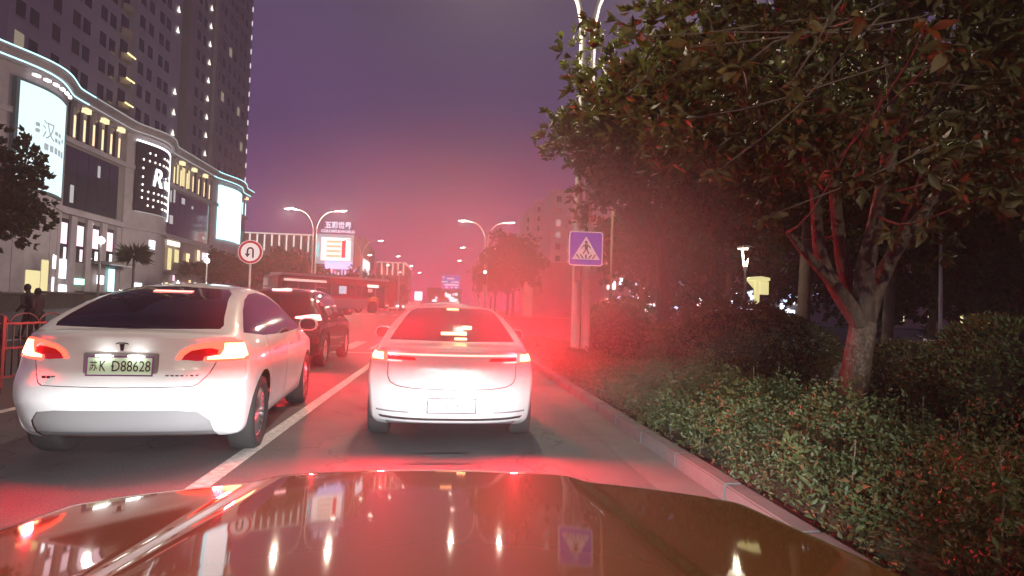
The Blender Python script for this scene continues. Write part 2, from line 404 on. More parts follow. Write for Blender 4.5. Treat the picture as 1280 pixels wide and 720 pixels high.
def make_wheel(r, w, spokes=5):
    t = MB().lathe([(r*0.66, -w/2*0.8), (r*0.8, -w/2), (r*0.95, -w/2*0.96), (r, -w/2*0.7), (r*1.005, 0), (r, w/2*0.7), (r*0.95, w/2*0.96), (r*0.8, w/2), (r*0.66, w/2*0.8)], 32, 'x').mesh('tyre')
    t.materials.append(rubber)
    m = MB(); o = w/2*0.72
    m.lathe([(r*0.68, o*1.1), (r*0.63, o*1.12), (r*0.6, o*0.8), (r*0.58, -o)], 32, 'x')
    m.lathe([(0.001, o*0.95), (r*0.12, o*0.95), (r*0.14, o*0.6)], 16, 'x')
    for i in range(spokes):
        a = 2*math.pi*i/spokes
        for da in (-0.16, 0.16):
            p0 = Vector((o*0.8, math.cos(a+da*0.4)*r*0.1, math.sin(a+da*0.4)*r*0.1)); p1 = Vector((o*0.98, math.cos(a+da)*r*0.62, math.sin(a+da)*r*0.62))
            m.tube([p0, p1], [r*0.055, r*0.045], 6)
    rm = m.mesh('rim'); rm.materials.append(rim_metal)
    d = MB().lathe([(0.001, 0), (r*0.6, 0)], 24, 'x').mesh('brake_disc'); d.materials.append(dark_metal)
    return t, rm, d
WHEELS = {}
def add_wheels(root, sp, bm):
    r, w, yr, yf, tx = sp['wr'], sp['ww'], sp['axle_r'], sp['axle_f'], sp['track']
    key = (r, w, sp.get('spokes', 5))
    if key not in WHEELS: WHEELS[key] = make_wheel(*key)
    tm, rm, dm = WHEELS[key]
    for y in (yr, yf):
        for s in (-1, 1):
            ra = r*1.13
            poly = [(y+ra*math.cos(a), r+0.01+ra*math.sin(a)) for a in [math.pi*i/14 for i in range(15)]]
            poly = [(y+ra, 0.05)]+poly+[(y-ra, 0.05)]
            fs = carve(bm, poly, 'x', lambda f, c, s=s: c.x*s > 0.45)
            bmesh.ops.delete(bm, geom=fs, context='FACES')
            ln = MB()
            ln.lathe([(ra*1.01, -0.02), (ra*1.01, 0.34), (0.001, 0.34)], 28, 'x'); me = ln.mesh('wheel_arch')
            link('wheel_arch', me, dark_plastic, root, (s*(tx+w/2+0.02) - (0.34 if s > 0 else 0)*1.0 + (0.0 if s > 0 else 0.0), y, r+0.01), (0, 0, 0) if s < 0 else (0, 0, 0)) if False else None
            ar = MB(); n = 20; vs = []; fs2 = []
            for i in range(n+1):
                a = -0.25+ (math.pi+0.5)*i/n
                vs += [(s*(tx+w*0.35), y+ra*1.0*math.cos(a), r+0.01+ra*1.0*math.sin(a)), (s*(tx-w*0.9), y+ra*math.cos(a), r+0.01+ra*math.sin(a))]
            fs2 = [(2*i, 2*i+1, 2*i+3, 2*i+2) for i in range(n)]; fs2.append(tuple(2*i+1 for i in range(n+1)))
            ar.add(vs, fs2, True); ar.build('wheel_arch', dark_plastic, root)
            t = link('tyre', tm, None, root, (s*tx, y, r), (0, 0, 0 if s > 0 else math.pi))
            link('rim', rm, None, t); link('brake_disc', dm, None, t)
def rear_at(bvh, x, z):
    h = bvh.ray_cast(Vector((x, -3, z)), Vector((0, 1, 0))); return h[0].y if h[0] else 0.0
def side_at(bvh, y, z):
    h = bvh.ray_cast(Vector((3, y, z)), Vector((-1, 0, 0))); return h[0].x if h[0] else 0.9
def mirrors(root, sp, bvh, y, z, mat):
    x = side_at(bvh, y, z)
    for s in (-1, 1):
        m = MB(); n = 10; vs = []
        for k, (yy, f) in enumerate([(-0.06, 0.80), (-0.045, 0.98), (0.02, 1.0), (0.09, 0.75), (0.13, 0.3)]):
            for i in range(n):
                a = 2*math.pi*i/n; ca, sa = math.cos(a), math.sin(a)
                vs.append((s*(x+0.17+0.125*f*math.copysign(abs(ca)**0.7, ca)), y+yy, z+0.045+0.09*f*math.copysign(abs(sa)**0.7, sa)))
        fs = [(k*n+i, k*n+(i+1) % n, (k+1)*n+(i+1) % n, (k+1)*n+i) for k in range(4) for i in range(n)]+[tuple(4*n+i for i in range(n))]
        m.add(vs, fs, True); m.add([vs[i] for i in range(n)], [tuple(range(n))])
        m.bx(min(s*(x-0.08), s*(x+0.08)), max(s*(x-0.08), s*(x+0.08)), y-0.01, y+0.05, z-0.045, z-0.015)
        o = m.build('wing_mirror', mat, root)
        g = MB(); g.add([(v[0], v[1]-0.004, v[2]) for v in vs[:n]], [tuple(range(n))]); g.build('mirror_glass', car_glass, o)
def seam(bm, pts, axis, pred, root, name='panel_gap', w=0.004, mat=None):
    """a dark recessed joint along a polyline"""
    polys = []
    for p, q in zip(pts[:-1], pts[1:]):
        d = Vector((q[0]-p[0], q[1]-p[1])); L = d.length; d /= L; nrm = Vector((-d.y, d.x))*w
        polys.append([(p[0]-nrm.x, p[1]-nrm.y), (q[0]-nrm.x, q[1]-nrm.y), (q[0]+nrm.x, q[1]+nrm.y), (p[0]+nrm.x, p[1]+nrm.y)])
    fs = []
    for pl in polys: 
        f = carve(bm, pl, axis, pred)
        if f: take(bm, f, name, mat or dark_plastic, root, -0.006)
def finish_body(bm, name, mat, root):
    me = bpy.data.meshes.new(name); bm.to_mesh(me); bm.free(); return link(name, me, mat, root)
def plate(root, x, y, z, w, h, tilt, mat, chars, font_mat, frame=True):
    pm_ = Matrix.Translation((x, y, z)) @ Matrix.Rotation(tilt, 4, 'X')
    m = MB(); m.box((0, 0, 0), (w, 0.006, h), mat=pm_); p = m.build('licence_plate', mat, root)
    if frame:
        f = MB()
        for c, d in (((0, -0.002, h/2+0.006), (w+0.024, 0.012, 0.012)), ((0, -0.002, -h/2-0.006), (w+0.024, 0.012, 0.012)), ((-w/2-0.006, -0.002, 0), (0.012, 0.012, h)), ((w/2+0.006, -0.002, 0), (0.012, 0.012, h))): f.box(c, d, mat=pm_)
        f.build('plate_frame', chrome, p)
    for body_, cx, size, wd, rot in chars:
        text(body_, size, 'lettering', font_mat, p, pm_ @ rear_mtx(cx, -0.0045, 0), 0.0008, wd, bold=0.0)
    return p
def hexlens(root, name, pts, mat): pass

# ---- white electric crossover
def ev_crossover():
    root = empty('parked_car', (0, 0, 0)); root.name = 'electric_crossover'
    sp = dict(L=4.75, W=0.96, wr=0.355, ww=0.25, axle_r=0.93, axle_f=3.82, track=0.815, spokes=10, rcurve=0.30, rpow=4.0, crown=0.05, smooth=5,
              ztop=[(0, 1.115), (0.10, 1.145), (0.28, 1.165), (0.6, 1.30), (1.1, 1.485), (1.6, 1.585), (2.15, 1.62), (2.6, 1.60), (3.0, 1.47), (3.6, 1.14), (3.85, 1.05), (4.3, 0.93), (4.75, 0.74)],
              zbot=[(0, 0.30), (0.35, 0.22), (0.8, 0.20), (4.0, 0.20), (4.5, 0.22), (4.75, 0.30)],
              plan=[(0, 0.935), (0.4, 0.975), (0.95, 1.0), (2.0, 0.985), (3.6, 0.985), (4.1, 0.97), (4.5, 0.92), (4.75, 0.84)],
              side=[(0.2, 0.90), (0.32, 0.955), (0.55, 0.985), (0.75, 1.0), (0.90, 0.99), (1.02, 0.955), (1.12, 0.905), (1.3, 0.80), (1.5, 0.67), (1.62, 0.56)],
              yrear=[(0.2, 0.22), (0.30, 0.13), (0.45, 0.05), (0.58, 0.0), (0.68, 0.015), (0.76, 0.06), (0.82, 0.10), (0.95, 0.12), (1.06, 0.095), (1.12, 0.055), (1.16, 0.06), (1.3, 0.06)],
              yfront=[(0.2, 0.2), (0.45, 0.03), (0.6, 0.0), (0.75, 0.05), (0.95, 0.2)])
    bm = body(sp); bvh = BVHTree.FromBMesh(bm)
    rear = lambda f, c: c.y < 0.75 and c.z < 1.2
    # tail lamps: a bright C and the darker lens inside it
    C = [(0.40, 0.915), (0.435, 0.985), (0.50, 1.028), (0.62, 1.062), (0.76, 1.072), (1.0, 1.060), (1.0, 0.915), (0.82, 0.898), (0.62, 0.893), (0.61, 0.935), (0.70, 0.955), (0.705, 0.995), (0.66, 1.012), (0.60, 1.010), (0.51, 0.99), (0.465, 0.955), (0.44, 0.915)]
    I = [(0.445, 0.914), (0.468, 0.954), (0.512, 0.988), (0.60, 1.008), (0.66, 1.010), (0.703, 0.994), (0.698, 0.957), (0.608, 0.937), (0.60, 0.905), (0.56, 0.903)]
    O = [(1.0, 0.925), (1.0, 1.05), (1.2, 1.05), (1.2, 0.925)]
    for s in (1, -1):
        pc = C if s > 0 else mirror(C); pi_ = I if s > 0 else mirror(I)
        pr = lambda f, c, s=s: c.y < 0.44 and c.z < 1.2 and c.x*s > 0.3
        K = [(0.63, 0.915), (0.87, 0.915), (0.90, 0.94), (0.90, 1.03), (0.87, 1.05), (0.74, 1.052), (0.74, 1.0), (0.72, 0.95), (0.63, 0.935)]; K = K if s > 0 else mirror(K)
        co_ = take(bm, carve(bm, K, 'y', pr), 'lamp_core', brake_core, root, 0.005)
        a = take(bm, carve(bm, pc, 'y', pr), 'tail_lamp', brake_hot, root, 0.004); co_.parent = a
        take(bm, carve(bm, pi_, 'y', pr), 'lamp_lens', red_lens, a, 0.002)
        lamp('brake_glow', 'SPOT', (s*0.72, rear_at(bvh, s*0.72, 0.98)-0.03, 0.985), BRAKE_W*0.45, (1, 0.022, 0.034), root, 0.04, (R(-90), 0, 0), R(150), 0.6)
    # grey lower diffuser
    D = [(-0.70, 0.20), (-0.68, 0.40), (-0.60, 0.485), (-0.45, 0.505), (0.45, 0.505), (0.60, 0.485), (0.68, 0.40), (0.70, 0.20)]
    take(bm, carve(bm, D, 'y', lambda f, c: c.y < 0.5 and f.normal.y < -0.1), 'diffuser', grey_plastic, root, -0.012)
    # rear window
    G = [(-0.66, 1.168), (-0.675, 1.20), (-0.60, 1.36), (-0.52, 1.50), (-0.44, 1.545), (0, 1.56), (0.44, 1.545), (0.52, 1.50), (0.60, 1.36), (0.675, 1.20), (0.66, 1.168), (0, 1.160)]
    take(bm, carve(bm, [(-0.18, 1.497), (0.18, 1.497), (0.18, 1.515), (-0.18, 1.515)], 'y', lambda f, c: 0.1 < c.y < 1.75 and f.normal.z > 0.25), 'high_brake_lamp', brake_bar, root, 0.001)
    gl = take(bm, carve(bm, G, 'y', lambda f, c: 0.1 < c.y < 1.75 and f.normal.z > 0.25), 'rear_window', car_glass, root, -0.004)
    # trunk lid joints
    for s in (1, -1):
        seam(bm, [(s*0.70, 0.90), (s*0.66, 0.80), (s*0.60, 0.72), (s*0.56, 0.70)], 'y', lambda f, c: c.y < 0.5 and f.normal.y < -0.1, root)
    seam(bm, [(-0.56, 0.70), (0, 0.69), (0.56, 0.70)], 'y', lambda f, c: c.y < 0.5 and f.normal.y < -0.1, root, w=0.003)
    # side glass
    q = [(0.56, 1.135), (0.66, 1.20), (0.95, 1.335), (1.3, 1.44), (1.7, 1.505), (2.2, 1.535), (2.6, 1.505), (3.0, 1.37), (3.45, 1.13), (3.5, 1.08), (2.2, 1.065), (1.2, 1.085)]
    for s in (1, -1):
        w_ = take(bm, carve(bm, q, 'x', lambda f, c, s=s: c.x*s > 0.35 and f.normal.x*s > 0.3), 'side_window', car_glass, root, -0.004)
        px = lambda f, c, s=s: c.x*s > 0.6 and abs(f.normal.x) > 0.4
        seam(bm, [(2.22, 1.06), (2.22, 0.5), (2.25, 0.33)], 'x', px, root)
        seam(bm, [(1.30, 1.08), (1.18, 0.92), (1.30, 0.70), (1.42, 0.45), (1.5, 0.34)], 'x', px, root)
        for yy in (1.55, 2.55):
            x = side_at(bvh, yy, 0.93); MB().box((s*(x+0.004), yy, 0.93), (0.014, 0.2, 0.024)).build('door_handle', white_paint, root, bevel=0.004)
    add_wheels(root, sp, bm)
    mirrors(root, sp, bvh, 3.25, 1.10, white_paint)
    # lower black sills
    finish_body(bm, 'body', white_paint, root)
    # plate recess, plate, lettering
    yp = rear_at(bvh, 0, 0.86)
    gp = M('green_plate', (0.60, 0.80, 0.58), 0.45)
    MB().box((0, yp-0.004, 0.865), (0.56, 0.03, 0.20)).build('plate_recess', grey_plastic, root, bevel=0.006)
    pl = plate(root, 0, yp-0.024, 0.86, 0.48, 0.14, R(-4), gp, [('苏', -0.198, 0.085, 0.055, 0), ('K', -0.128, 0.125, 0.045, 0), ('D88628', 0.085, 0.125, 0.29, 0)], black_print)
    for s in (-1, 1):
        MB().box((s*0.12, yp-0.055, 0.945), (0.10, 0.02, 0.012)).build('plate_lamp', glow('plate_lamp', (1, 1, 0.95), 16.0), root)
    MB().lathe([(0.012, 0), (0.012, 0.002), (0.0005, 0.002)], 12, 'y', (-0.055, yp-0.03, 0.86)).build('plate_seal', M('seal_green', (0.1, 0.45, 0.2), 0.5), pl)
    # T shaped emblem above the plate
    ye = rear_at(bvh, 0, 1.015)
    e = MB()
    e.prism([(-0.010, 0.985), (0.010, 0.985), (0.016, 1.030), (0.022, 1.040), (-0.022, 1.040), (-0.016, 1.030)], 'y', ye-0.012, ye-0.002)
    arc = [(-0.048, 1.036), (-0.03, 1.043), (0, 1.046), (0.03, 1.043), (0.048, 1.036)]
    e.prism([(x, z) for x, z in arc]+[(x*0.96, z+0.010) for x, z in arc[::-1]], 'y', ye-0.012, ye-0.002)
    e.build('emblem', dark_metal, root)
    # small script badges
    yb = rear_at(bvh, -0.52, 0.79)
    for i in range(3): MB().box((-0.56+i*0.035, rear_at(bvh, -0.52, 0.765)-0.004, 0.765), (0.028, 0.006, 0.018)).build('badge_letter', dark_metal, root)
    for i in range(7): MB().box((0.36+i*0.036, rear_at(bvh, 0.36+i*0.036, 0.785)-0.003, 0.785), (0.024 if i != 4 else 0.008, 0.006, 0.012)).build('badge_letter', chrome, root)
    return root

# ---- white sedan with a full-width light bar
def sedan(mat, detail=True):
    root = empty('sedan')
    sp = dict(L=4.72, W=0.915, wr=0.325, ww=0.22, axle_r=0.98, axle_f=3.68, track=0.785, spokes=7, rcurve=0.30, rpow=3.2, crown=0.045, smooth=5,
              ztop=[(0, 0.995), (0.05, 1.022), (0.16, 1.035), (0.42, 1.05), (0.6, 1.10), (1.0, 1.265), (1.4, 1.40), (1.75, 1.46), (2.2, 1.475), (2.6, 1.44), (3.0, 1.28), (3.45, 1.03), (3.8, 0.95), (4.3, 0.86), (4.72, 0.70)],
              zbot=[(0, 0.27), (0.35, 0.20), (0.8, 0.17), (4.0, 0.17), (4.5, 0.2), (4.72, 0.28)],
              plan=[(0, 0.90), (0.4, 0.955), (0.95, 1.0), (2.0, 0.99), (3.6, 0.985), (4.1, 0.96), (4.5, 0.9), (4.72, 0.82)],
              side=[(0.17, 0.88), (0.30, 0.955), (0.5, 0.985), (0.70, 1.0), (0.86, 0.975), (0.96, 0.93), (1.05, 0.875), (1.2, 0.79), (1.35, 0.70), (1.48, 0.58)],
              yrear=[(0.17, 0.16), (0.27, 0.07), (0.38, 0.02), (0.50, 0.0), (0.62, 0.02), (0.70, 0.05), (0.80, 0.075), (0.90, 0.05), (0.97, 0.02), (1.03, -0.01), (1.06, 0.0), (1.3, 0.0)],
              yfront=[(0.17, 0.2), (0.4, 0.03), (0.55, 0.0), (0.7, 0.05), (0.9, 0.2)])
    bm = body(sp); bvh = BVHTree.FromBMesh(bm)
    bar = [(-0.66, 0.938), (0.66, 0.938), (0.66, 0.958), (-0.66, 0.958)]
    prb = lambda f, c: c.y < 0.34 and f.normal.y < -0.05
    take(bm, carve(bm, bar, 'y', prb), 'light_bar', brake_bar, root, 0.003)
    panel = [(-0.64, 0.79), (0.64, 0.79), (0.66, 0.85), (0.66, 0.934), (-0.66, 0.934), (-0.66, 0.85)]
    for s in (1, -1):
        o = [(0.665, 0.872), (0.69, 0.865), (1.0, 0.865), (1.0, 0.962), (0.665, 0.962)]
        o = o if s > 0 else mirror(o)
        pk = lambda f, c, s=s: c.y < 0.52 and c.x*s > 0.5 and c.z < 1.0
        K = [(0.70, 0.882), (0.81, 0.882), (0.83, 0.90), (0.83, 0.935), (0.81, 0.95), (0.70, 0.95)]; K = K if s > 0 else mirror(K)
        co_ = take(bm, carve(bm, K, 'y', pk), 'lamp_core', brake_core, root, 0.005)
        a = take(bm, carve(bm, o, 'y', pk), 'tail_lamp', brake_hot, root, 0.004)
        co_.parent = a
        i_ = [(0.50, 0.872), (0.655, 0.868), (0.655, 0.884), (0.52, 0.884)]; i_ = i_ if s > 0 else mirror(i_)
        take(bm, carve(bm, i_, 'y', prb), 'inner_lamp', brake_bar, root, 0.003)
        j_ = [(0.36, 0.888), (0.655, 0.888), (0.655, 0.93), (0.38, 0.918)]; j_ = j_ if s > 0 else mirror(j_)
        take(bm, carve(bm, j_, 'y', prb), 'lamp_lens', red_lens, root, 0.002)
        lamp('brake_glow', 'SPOT', (s*0.68, rear_at(bvh, s*0.68, 0.91)-0.025, 0.915), BRAKE_W*(1.6 if s > 0 else 1.3), (1, 0.022, 0.034), root, 0.04, (R(-90), 0, 0), R(150), 0.6)
    # rear window
    G = [(-0.675, 1.066), (-0.63, 1.16), (-0.56, 1.29), (-0.50, 1.385), (-0.42, 1.415), (0, 1.425), (0.42, 1.415), (0.50, 1.385), (0.56, 1.29), (0.63, 1.16), (0.675, 1.066), (0, 1.060)]
    gl_p = lambda f, c: 0.3 < c.y < 1.75 and f.normal.z > 0.25
    if detail:
        for nm_, pl_ in (('high_brake_lamp', [(-0.07, 1.396), (0.07, 1.396), (0.07, 1.412), (-0.07, 1.412)]), ('shelf_brake_lamp', [(-0.13, 1.125), (0.15, 1.125), (0.15, 1.15), (-0.13, 1.15)]), ('shelf_brake_lamp', [(0.11, 1.185), (0.21, 1.185), (0.21, 1.218), (0.11, 1.218)]), ('shelf_brake_lamp', [(0.02, 1.078), (0.15, 1.078), (0.15, 1.096), (0.02, 1.096)])):
            take(bm, carve(bm, pl_, 'y', gl_p), nm_, brake_core, root, 0.001)
    take(bm, carve(bm, G, 'y', lambda f, c: 0.3 < c.y < 1.75 and f.normal.z > 0.25), 'rear_window', car_glass, root, -0.004)
    pr = lambda f, c: c.y < 0.5 and f.normal.y < -0.05
    seam(bm, [(-0.655, 0.865), (-0.65, 0.72), (-0.62, 0.665), (-0.55, 0.632), (-0.4, 0.615), (0, 0.605), (0.4, 0.615), (0.55, 0.632), (0.62, 0.665), (0.65, 0.72), (0.655, 0.865)], 'y', pr, root, w=0.005)
    # lower trim
    take(bm, carve(bm, [(-0.72, 0.295), (0.72, 0.295), (0.74, 0.322), (-0.74, 0.322)], 'y', pr), 'bumper_trim', dark_plastic, root, -0.008)
    take(bm, carve(bm, [(-0.64, 0.20), (0.64, 0.20), (0.66, 0.268), (-0.66, 0.268)], 'y', lambda f, c: c.y < 0.6 and f.normal.y < 0.05), 'diffuser', grey_plastic, root, -0.008)
    for s in (1, -1):
        r_ = [(0.42, 0.372), (0.76, 0.366), (0.76, 0.384), (0.42, 0.386)]; r_ = r_ if s > 0 else mirror(r_)
        take(bm, carve(bm, r_, 'y', pr), 'bumper_slot', grey_plastic, root, -0.010)
    q = [(0.92, 1.085), (1.05, 1.165), (1.35, 1.30), (1.75, 1.375), (2.2, 1.39), (2.55, 1.36), (2.9, 1.22), (3.22, 1.03), (3.2, 0.985), (2.1, 1.005), (1.3, 1.03)]
    for s in (1, -1):
        w_ = take(bm, carve(bm, q, 'x', lambda f, c, s=s: c.x*s > 0.35 and f.normal.x*s > 0.3), 'side_window', car_glass, root, -0.004)
        px = lambda f, c, s=s: c.x*s > 0.6 and abs(f.normal.x) > 0.4
        seam(bm, [(2.15, 1.0), (2.15, 0.5), (2.2, 0.3)], 'x', px, root)
    add_wheels(root, sp, bm)
    mirrors(root, sp, bvh, 3.08, 1.0, mat)
    finish_body(bm, 'body', mat, root)
    if detail:
        yp = rear_at(bvh, 0, 0.45)
        plate(root, 0, yp-0.012, 0.455, 0.46, 0.13, R(2), plate_white, [('苏', -0.185, 0.085, 0.055, 0), ('N', -0.12, 0.11, 0.042, 0), ('U·6', 0.02, 0.11, 0.15, 0)], M('faded_print', (0.06, 0.06, 0.09), 0.5))
        MB().lathe([(0.014, 0), (0.014, 0.004), (0.0005, 0.004)], 12, 'y', (0, rear_at(bvh, 0, 0.552)-0.004, 0.552)).build('camera_button', black_print, root)
    return root

# ---- black sport utility vehicle
def black_suv():
    root = empty('utility_vehicle')
    sp = dict(L=4.85, W=0.965, wr=0.37, ww=0.24, axle_r=0.95, axle_f=3.80, track=0.82, spokes=5, rcurve=0.22, rpow=4, crown=0.05, smooth=5,
              ztop=[(0, 1.05), (0.06, 1.13), (0.2, 1.30), (0.42, 1.58), (0.55, 1.70), (0.8, 1.755), (1.6, 1.79), (2.3, 1.77), (2.75, 1.70), (3.1, 1.5), (3.6, 1.17), (3.85, 1.10), (4.4, 1.02), (4.85, 0.85)],
              zbot=[(0, 0.40), (0.35, 0.28), (0.8, 0.24), (4.0, 0.24), (4.5, 0.26), (4.85, 0.34)],
              plan=[(0, 0.95), (0.4, 0.985), (0.95, 1.0), (2.0, 0.99), (3.6, 0.99), (4.1, 0.97), (4.5, 0.92), (4.85, 0.84)],
              side=[(0.24, 0.92), (0.4, 0.965), (0.7, 0.995), (0.85, 1.0), (1.0, 0.985), (1.12, 0.95), (1.3, 0.88), (1.55, 0.78), (1.7, 0.70), (1.8, 0.6)],
              yrear=[(0.24, 0.2), (0.40, 0.06), (0.55, 0.0), (0.7, 0.0), (0.8, 0.05), (1.0, 0.06), (1.1, 0.05), (1.3, 0.0)],
              yfront=[(0.24, 0.2), (0.5, 0.03), (0.7, 0.0), (0.9, 0.05), (1.1, 0.2)])
    bm = body(sp); bvh = BVHTree.FromBMesh(bm)
    G = [(-0.72, 1.20), (-0.66, 1.50), (-0.60, 1.64), (0.60, 1.64), (0.66, 1.50), (0.72, 1.20), (0, 1.18)]
    take(bm, carve(bm, G, 'y', lambda f, c: c.y < 0.75 and f.normal.y < -0.2), 'rear_window', car_glass, root, -0.004)
    for s in (1, -1):
        o = [(0.42, 1.105), (0.70, 1.08), (1.05, 1.06), (1.05, 1.19), (0.74, 1.195), (0.42, 1.14)]; o = o if s > 0 else mirror(o)
        take(bm, carve(bm, o, 'y', lambda f, c, s=s: c.y < 0.45 and c.x*s > 0.4 and c.z < 1.2), 'tail_lamp', M('suv_brake_light', (0.4, 0.02, 0.02), 0.3, emit=(1, 0.28, 0.26), estr=9.0), root, 0.004)
        lamp('brake_glow', 'SPOT', (s*0.84, rear_at(bvh, s*0.76, 1.1)-0.08, 1.11), BRAKE_W*0.8, (1, 0.022, 0.034), root, 0.04, (R(-90), 0, 0), R(150), 0.6)
        q = [(0.52, 1.22), (0.66, 1.45), (0.85, 1.60), (1.6, 1.66), (2.3, 1.645), (2.65, 1.60), (3.0, 1.42), (3.35, 1.2), (3.3, 1.14), (2.0, 1.15), (0.9, 1.18)]
        take(bm, carve(bm, q, 'x', lambda f, c, s=s: c.x*s > 0.4 and f.normal.x*s > 0.3), 'side_window', car_glass, root, -0.004)
        MB().tube([(s*0.62, 0.85, 1.78), (s*0.63, 1.0, 1.825), (s*0.64, 2.2, 1.83), (s*0.63, 2.4, 1.78)], 0.016, 6).build('roof_rail', chrome, root)
        px = lambda f, c, s=s: c.x*s > 0.6 and abs(f.normal.x) > 0.4
        seam(bm, [(2.2, 1.13), (2.2, 0.45)], 'x', px, root)
        for yy in (1.5, 2.5): MB().box((s*(side_at(bvh, yy, 1.03)+0.008), yy, 1.03), (0.02, 0.2, 0.028)).build('door_handle', chrome, root, bevel=0.004)
    add_wheels(root, sp, bm); mirrors(root, sp, bvh, 3.12, 1.2, black_paint)
    finish_body(bm, 'body', black_paint, root)
    MB().box((0, 0.55, 1.725), (0.42, 0.03, 0.035)).build('high_brake_lamp', M('suv_high_lamp', (0.4, 0.1, 0.1), 0.3, emit=(1, 0.45, 0.45), estr=5), root, bevel=0.004)
    MB().box((0.1, 0.14, 1.42), (0.02, 0.02, 0.14)).build('rear_wiper', dark_plastic, root)
    yp = rear_at(bvh, 0, 0.88); plate(root, 0, yp-0.01, 0.88, 0.44, 0.14, 0, plate_white, [], black_print, False)
    return root

ev = ev_crossover(); ev.location = (-2.66, 5.22, 0); ev.rotation_euler = (0, 0, R(4.5))
tag(ev, 'white electric crossover with green plate and glowing brake lamps, nearest car on the left', 'car', 'cars waiting in the traffic')
sed = sedan(silver_paint); sed.name = 'sedan'; sed.location = (0.06, 6.05, 0); sed.rotation_euler = (0, 0, R(0.5))
tag(sed, 'white sedan with full-width red light bar straight ahead of the orange hood', 'car', 'cars waiting in the traffic')
suv = black_suv(); suv.location = (-3.72, 13.45, 0)
tag(suv, 'black sport utility car with roof rails in front of the white crossover', 'car', 'cars waiting in the traffic')
ahead = sedan(white_paint, False); ahead.name = 'queued_car'; ahead.location = (-0.05, 11.9, 0); ahead.scale = (1.0, 0.98, 1.06)
tag(ahead, 'pale car whose roof shows just above the white sedan', 'car', 'cars waiting in the traffic')
# ------------------------------------------------------------------ the car the picture is taken from: hood, fenders, front, headlamps
own = empty('orange_car', (-0.05, 0, 0), 0, 'glossy orange car hood filling the bottom of the picture', 'car')
HW = 0.80
def hood_z(x, y):
    yf = 1.955-0.20*(x/0.95)**2
    z = 1.058-0.104*(y-0.5)-0.060*x*x
    ax = abs(x); t = min(max((ax-0.40)/0.09, 0), 1); z += 0.014*(1-t*t*(3-2*t))
    t = min(max((y-(yf-0.16))/0.16, 0), 1); z -= 0.085*t**2.6
    t = min(max((ax-0.86)/0.14, 0), 1); z -= 0.10*t*t
    return z
def hood_patch(x0, x1, nx, ny, y0=0.45, dz=0.0):
    V = []; F = []
    for i in range(nx+1):
        x = x0+(x1-x0)*i/nx; yf = 1.955-0.20*(x/0.95)**2
        for j in range(ny+1):
            t = j/ny; y = y0+(yf-y0)*(1-(1-t)**1.6); V.append((x, y, hood_z(x, y)+dz))
    for i in range(nx):
        for j in range(ny): a = i*(ny+1)+j; F.append((a, a+ny+1, a+ny+2, a+1))
    return V, F
V, F = hood_patch(-HW, HW, 70, 50); MB().add(V, F, True).build('hood', gold_paint, own)
for s in (-1, 1):
    a, b = (HW+0.006, 1.0) if s > 0 else (-1.0, -HW-0.006)
    a, b = (HW+0.006, 0.885) if s > 0 else (-0.885, -HW-0.006)
    V, F = hood_patch(a, b, 8, 40, dz=-0.002); MB().add(V, F, True).build('fender', gold_paint, own)
    a, b = (0.887, 1.04) if s > 0 else (-1.04, -0.887)
    V, F = hood_patch(a, b, 10, 40, dz=-0.006); m = MB().add(V, F, True)
    # fender side down to the sill
    n = 30; vs = []
    for i in range(n+1):
        y = 0.45+1.26*i/n; vs += [(s*1.0, y, hood_z(1.0, y)-0.002), (s*1.02, y, 0.72), (s*1.0, y, 0.45)]
    fs = []
    for i in range(n):
        y = 0.45+1.26*(i+0.5)/n
        fs += [(3*i, 3*i+1, 3*i+4, 3*i+3)]
        if not (0.75 < y < 1.5): fs += [(3*i+1, 3*i+2, 3*i+5, 3*i+4)]
    m.add(vs, fs, True); m.build('dark_fender', dark_plastic, own)  # outer fender, its dark look put into the colour
    MB().bx(min(s*0.79, s*0.81), max(s*0.79, s*0.81), 0.45, 1.66, 0.72, 0.86).build('hood_gap', dark_plastic, own)
    # headlamp: housing, added glow strip as fill on the cars ahead, projector with a cut-off shutter
    hx = s*0.70
    hl = MB().bx(hx-0.16, hx+0.16, 1.60, 1.66, 0.66, 0.79).build('headlamp', dark_plastic, own)
    MB().bx(hx-0.15, hx+0.15, 1.80, 1.81, 0.775, 0.785).build('fill_strip', glow('fill_strip_glow', (0.9, 0.95, 1.0), 4.0), hl)
    MB().prism([(hx-0.12, 0.712), (hx+0.024, 0.712), (hx+0.12, 0.742), (hx+0.12, 0.77), (hx-0.12, 0.77)], 'y', 1.795, 1.80).build('shutter', dark_plastic, hl)
    MB().bx(hx-0.12, hx+0.12, 1.70, 1.80, 0.77, 0.774).build('lamp_hood', dark_plastic, hl)
    lp = lamp('headlamp_beam', 'SPOT', (hx, 1.745, 0.712), HEAD_W, (0.92, 0.97, 1.0), hl, 0.002, (R(88), 0, R(0)), R(120), 0.9)
MB().add(*(lambda n: ([p for i in range(n+1) for p in ((-1+2*i/n, 1.955-0.20*((-1+2*i/n)/0.95)**2, hood_z(-1+2*i/n, 1.955-0.20*((-1+2*i/n)/0.95)**2)), (-1+2*i/n, 2.0-0.22*((-1+2*i/n)/0.95)**2, 0.62), (-1+2*i/n, 1.96-0.22*((-1+2*i/n)/0.95)**2, 0.28))],
    [f for i in range(n) for f in ((3*i+1, 3*i+2, 3*i+5, 3*i+4),)]))(24), True).build('front_bumper', gold_paint, own)
MB().bx(-0.45, 0.45, 1.86, 1.90, 0.62, 0.80).build('grille', dark_plastic, own)
MB().bx(-0.95, 0.95, 0.30, 0.46, 0.80, 1.02).build('cowl', dark_plastic, own)
tm, rm, dm = make_wheel(0.36, 0.24, 5)
for s in (-1, 1):
    t = link('tyre', tm, None, own, (s*0.85, 1.12, 0.36), (0, 0, 0 if s > 0 else math.pi)); link('rim', rm, None, t)

